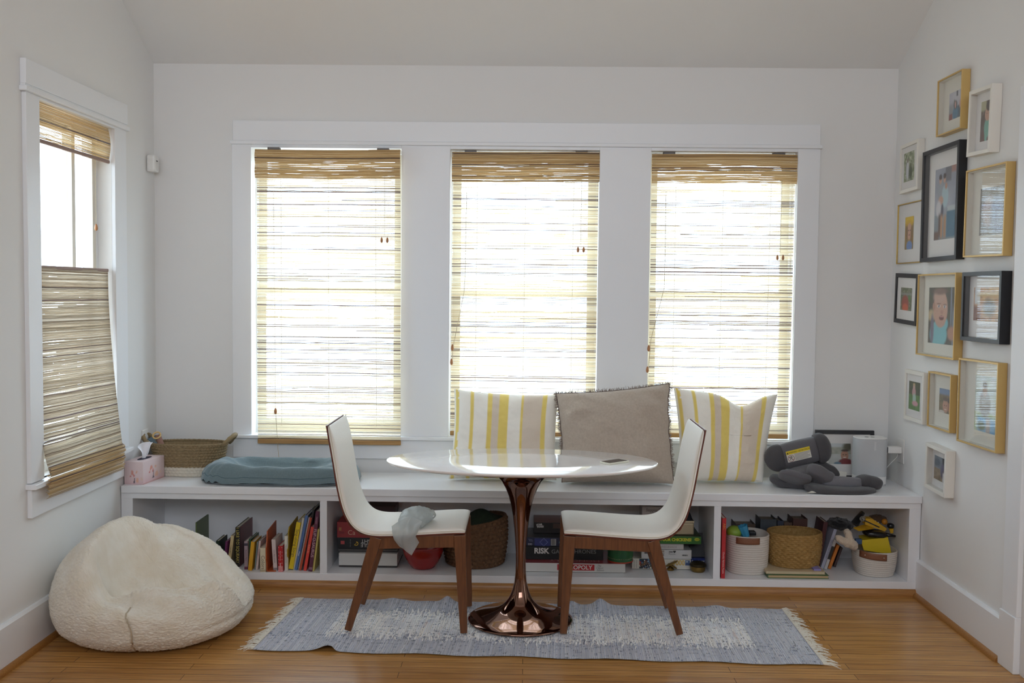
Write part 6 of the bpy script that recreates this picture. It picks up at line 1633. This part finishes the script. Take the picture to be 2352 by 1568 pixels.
# black plush with pale paws
def fuzz(c, r, amp=.006, sc=60, n=48, m=30, rot=None, e=1.0, seed=0):
    mb = MB().ellipsoid(c, r, n, m, e, rot); c = Vector(c)
    mb.v = [tuple(Vector(p) + (Vector(p) - c).normalized() * amp * (noise.noise(Vector(p) * sc + Vector((seed, 0, 0))) + .6 * noise.noise(Vector(p) * sc * 2.3))) for p in mb.v]
    return mb
M_BPL = mat('black_plush', '#121114', .95, sheen=.25, bump=(300, .5))
M_WPL = mat('cream_plush', '#c9b7a2', .95, sheen=.4, bump=(300, .5))
pc = at(*zl_(430, 370), Y=-.27)
t = thing('plush_toy', 'black fluffy toy resting across the left of the low rope basket', 'soft toy', pc)
obj('body', fuzz(pc, (.066, .055, .031), .008, 70, rot=Matrix.Rotation(R3(10), 3, 'Y')), M_BPL, t, smooth=True)
obj('tail', MB().tube([at(*zl_(720, 380), Y=-.24), at(*zl_(800, 260), Y=-.23), at(*zl_(890, 140), Y=-.22)], [.022, .018, .012], 14), M_BPL, t, smooth=True)
pw = at(*zl_(620, 700), Y=-.40)
t = thing('plush_paw', 'cream fluffy toy flopped over the left rim of the low rope basket', 'soft toy', pw)
def arm(pts, rr):
    mb = MB(); P = [at(*zl_(*p), Y=y) for p, y in pts]
    mb.tube([P[0].lerp(P[1], i / 6) if i <= 6 else P[1].lerp(P[2], (i - 6) / 6) for i in range(13)], [rr[0] + (rr[1] - rr[0]) * i / 6 if i <= 6 else rr[1] + (rr[2] - rr[1]) * (i - 6) / 6 for i in range(13)], 28)
    mb.ellipsoid(P[0], (rr[0],) * 3, 24, 14); 
    mb.v = [tuple(Vector(p) + Vector((noise.noise(Vector(p) * 70), noise.noise(Vector(p) * 70 + Vector((9, 0, 0))), noise.noise(Vector(p) * 70 + Vector((0, 9, 0))))) * .0055) for p in mb.v]
    return mb
obj('body', arm([((700, 800), -.41), ((640, 770), -.425), ((560, 740), -.43)], (.024, .025, .022)), M_WPL, t, smooth=True)
obj('paw', arm([((400, 650), -.43), ((480, 700), -.43), ((620, 770), -.43)], (.0165, .019, .021)), M_WPL, t, smooth=True)
obj('paw', arm([((570, 530), -.41), ((605, 630), -.42), ((650, 750), -.42)], (.0165, .019, .021)), M_WPL, t, smooth=True)
# yellow toy plane and black toy beneath
t = thing('toy_plane', 'yellow toy plane lying nose up on top of the low rope basket', 'toy', at(*zl_(1150, 420), Y=-.33))
M_YP = mat('plane_yellow', '#c79a1c', .4)
def quad(pts, Y0, dep):
    f = [at(*zl_(*p), Y=y) for p, y in zip(pts, Y0 if isinstance(Y0, (list, tuple)) else [Y0] * len(pts))]
    b = [p + Vector((0, dep, .002)) for p in f]; n = len(f)
    return MB().add([*f, *b], [tuple(range(n)), tuple(range(2 * n - 1, n - 1, -1))] + [(i, n + i, n + (i + 1) % n, (i + 1) % n) for i in range(n)])
obj('fuselage', quad([(935, 330), (950, 265), (1080, 275), (1370, 470), (1330, 525), (1180, 470), (930, 385)], -.34, .045), M_YP, t)
obj('wing', quad([(710, 465), (810, 520), (960, 490), (1120, 470), (1000, 405), (930, 400)], [-.42, -.44, -.42, -.36, -.33, -.33], .012), M_YP, t)
obj('stripe', quad([(870, 295), (885, 283), (1225, 440), (1210, 450)], -.342, .002), mat('black_toy', '#23252a', .4), t)
obj('nose', MB().ellipsoid(at(*zl_(885, 280), Y=-.325), (.010, .018, .012), 16, 10), mat('grey_toy', '#9a968c', .5), t, smooth=True)
mb = MB()
for i in range(14):
    q = 2 * math.pi * i / 14; c = at(*zl_(885 + 55 * math.cos(q), 270 + 45 * math.sin(q)), Y=-.33); mb.ellipsoid(c, (.003,) * 3, 6, 4)
obj('propeller', mb, mat('grey_toy', '#9a968c', .5), t)
obj('tail_fin', quad([(1420, 480), (1500, 470), (1495, 560), (1440, 560)], -.33, .010), M_YP, t)
obj('wire_ring', MB().tube([at(*zl_(1170 + 32 * math.cos(q), 320 + 36 * math.sin(q)), Y=-.335) for q in [R3(200 - 22 * i) for i in range(9)]], .0022, 6), M_PLASTIC, t, smooth=True)
mb = MB().ellipsoid(at(*zl_(1120, 560), Y=-.345), (.062, .05, .019), 32, 12, .7, Matrix.Rotation(R3(6), 3, 'Y')); mb.tube([at(*zl_(1300, 580), Y=-.36), at(*zl_(1540, 620), Y=-.37)], [.012, .006], 12); mb.ellipsoid(at(*zl_(1440, 410), Y=-.31), (.017, .02, .014), 16, 8, .7)
tt = obj('black_vehicle', mb, mat('gloss_black_toy', '#17181b', .25), smooth=True); tag(tt, 'glossy black toy under the yellow plane in the low rope basket', 'toy')
tt = obj('brown_toy', fuzz(at(*zl_(1180, 270), Y=-.24), (.048, .04, .022), .005, 60), mat('brown_plush', '#54402e', .95, sheen=.2), smooth=True); tag(tt, 'brown fluffy toy at the back of the low rope basket', 'soft toy')
tt = obj('orange_ball', MB().ellipsoid(at(*zl_(1320, 330), Y=-.29), (.016,) * 3, 20, 12), mat('orange_toy', '#b87a22', .5), smooth=True); tag(tt, 'small orange toy ball behind the yellow plane', 'toy')
tt = obj('blue_block', MB().box(tuple(at(*zl_(740, 780), Y=-.40)), tuple(at(*zl_(850, 660), Y=-.38))), mat('navy_toy', '#2f4a70', .5), bevel=.003); tag(tt, 'dark blue toy block between the cream plush and the yellow box', 'toy')
for o in bpy.data.objects:
    if '_top' in o.keys(): del o['_top']
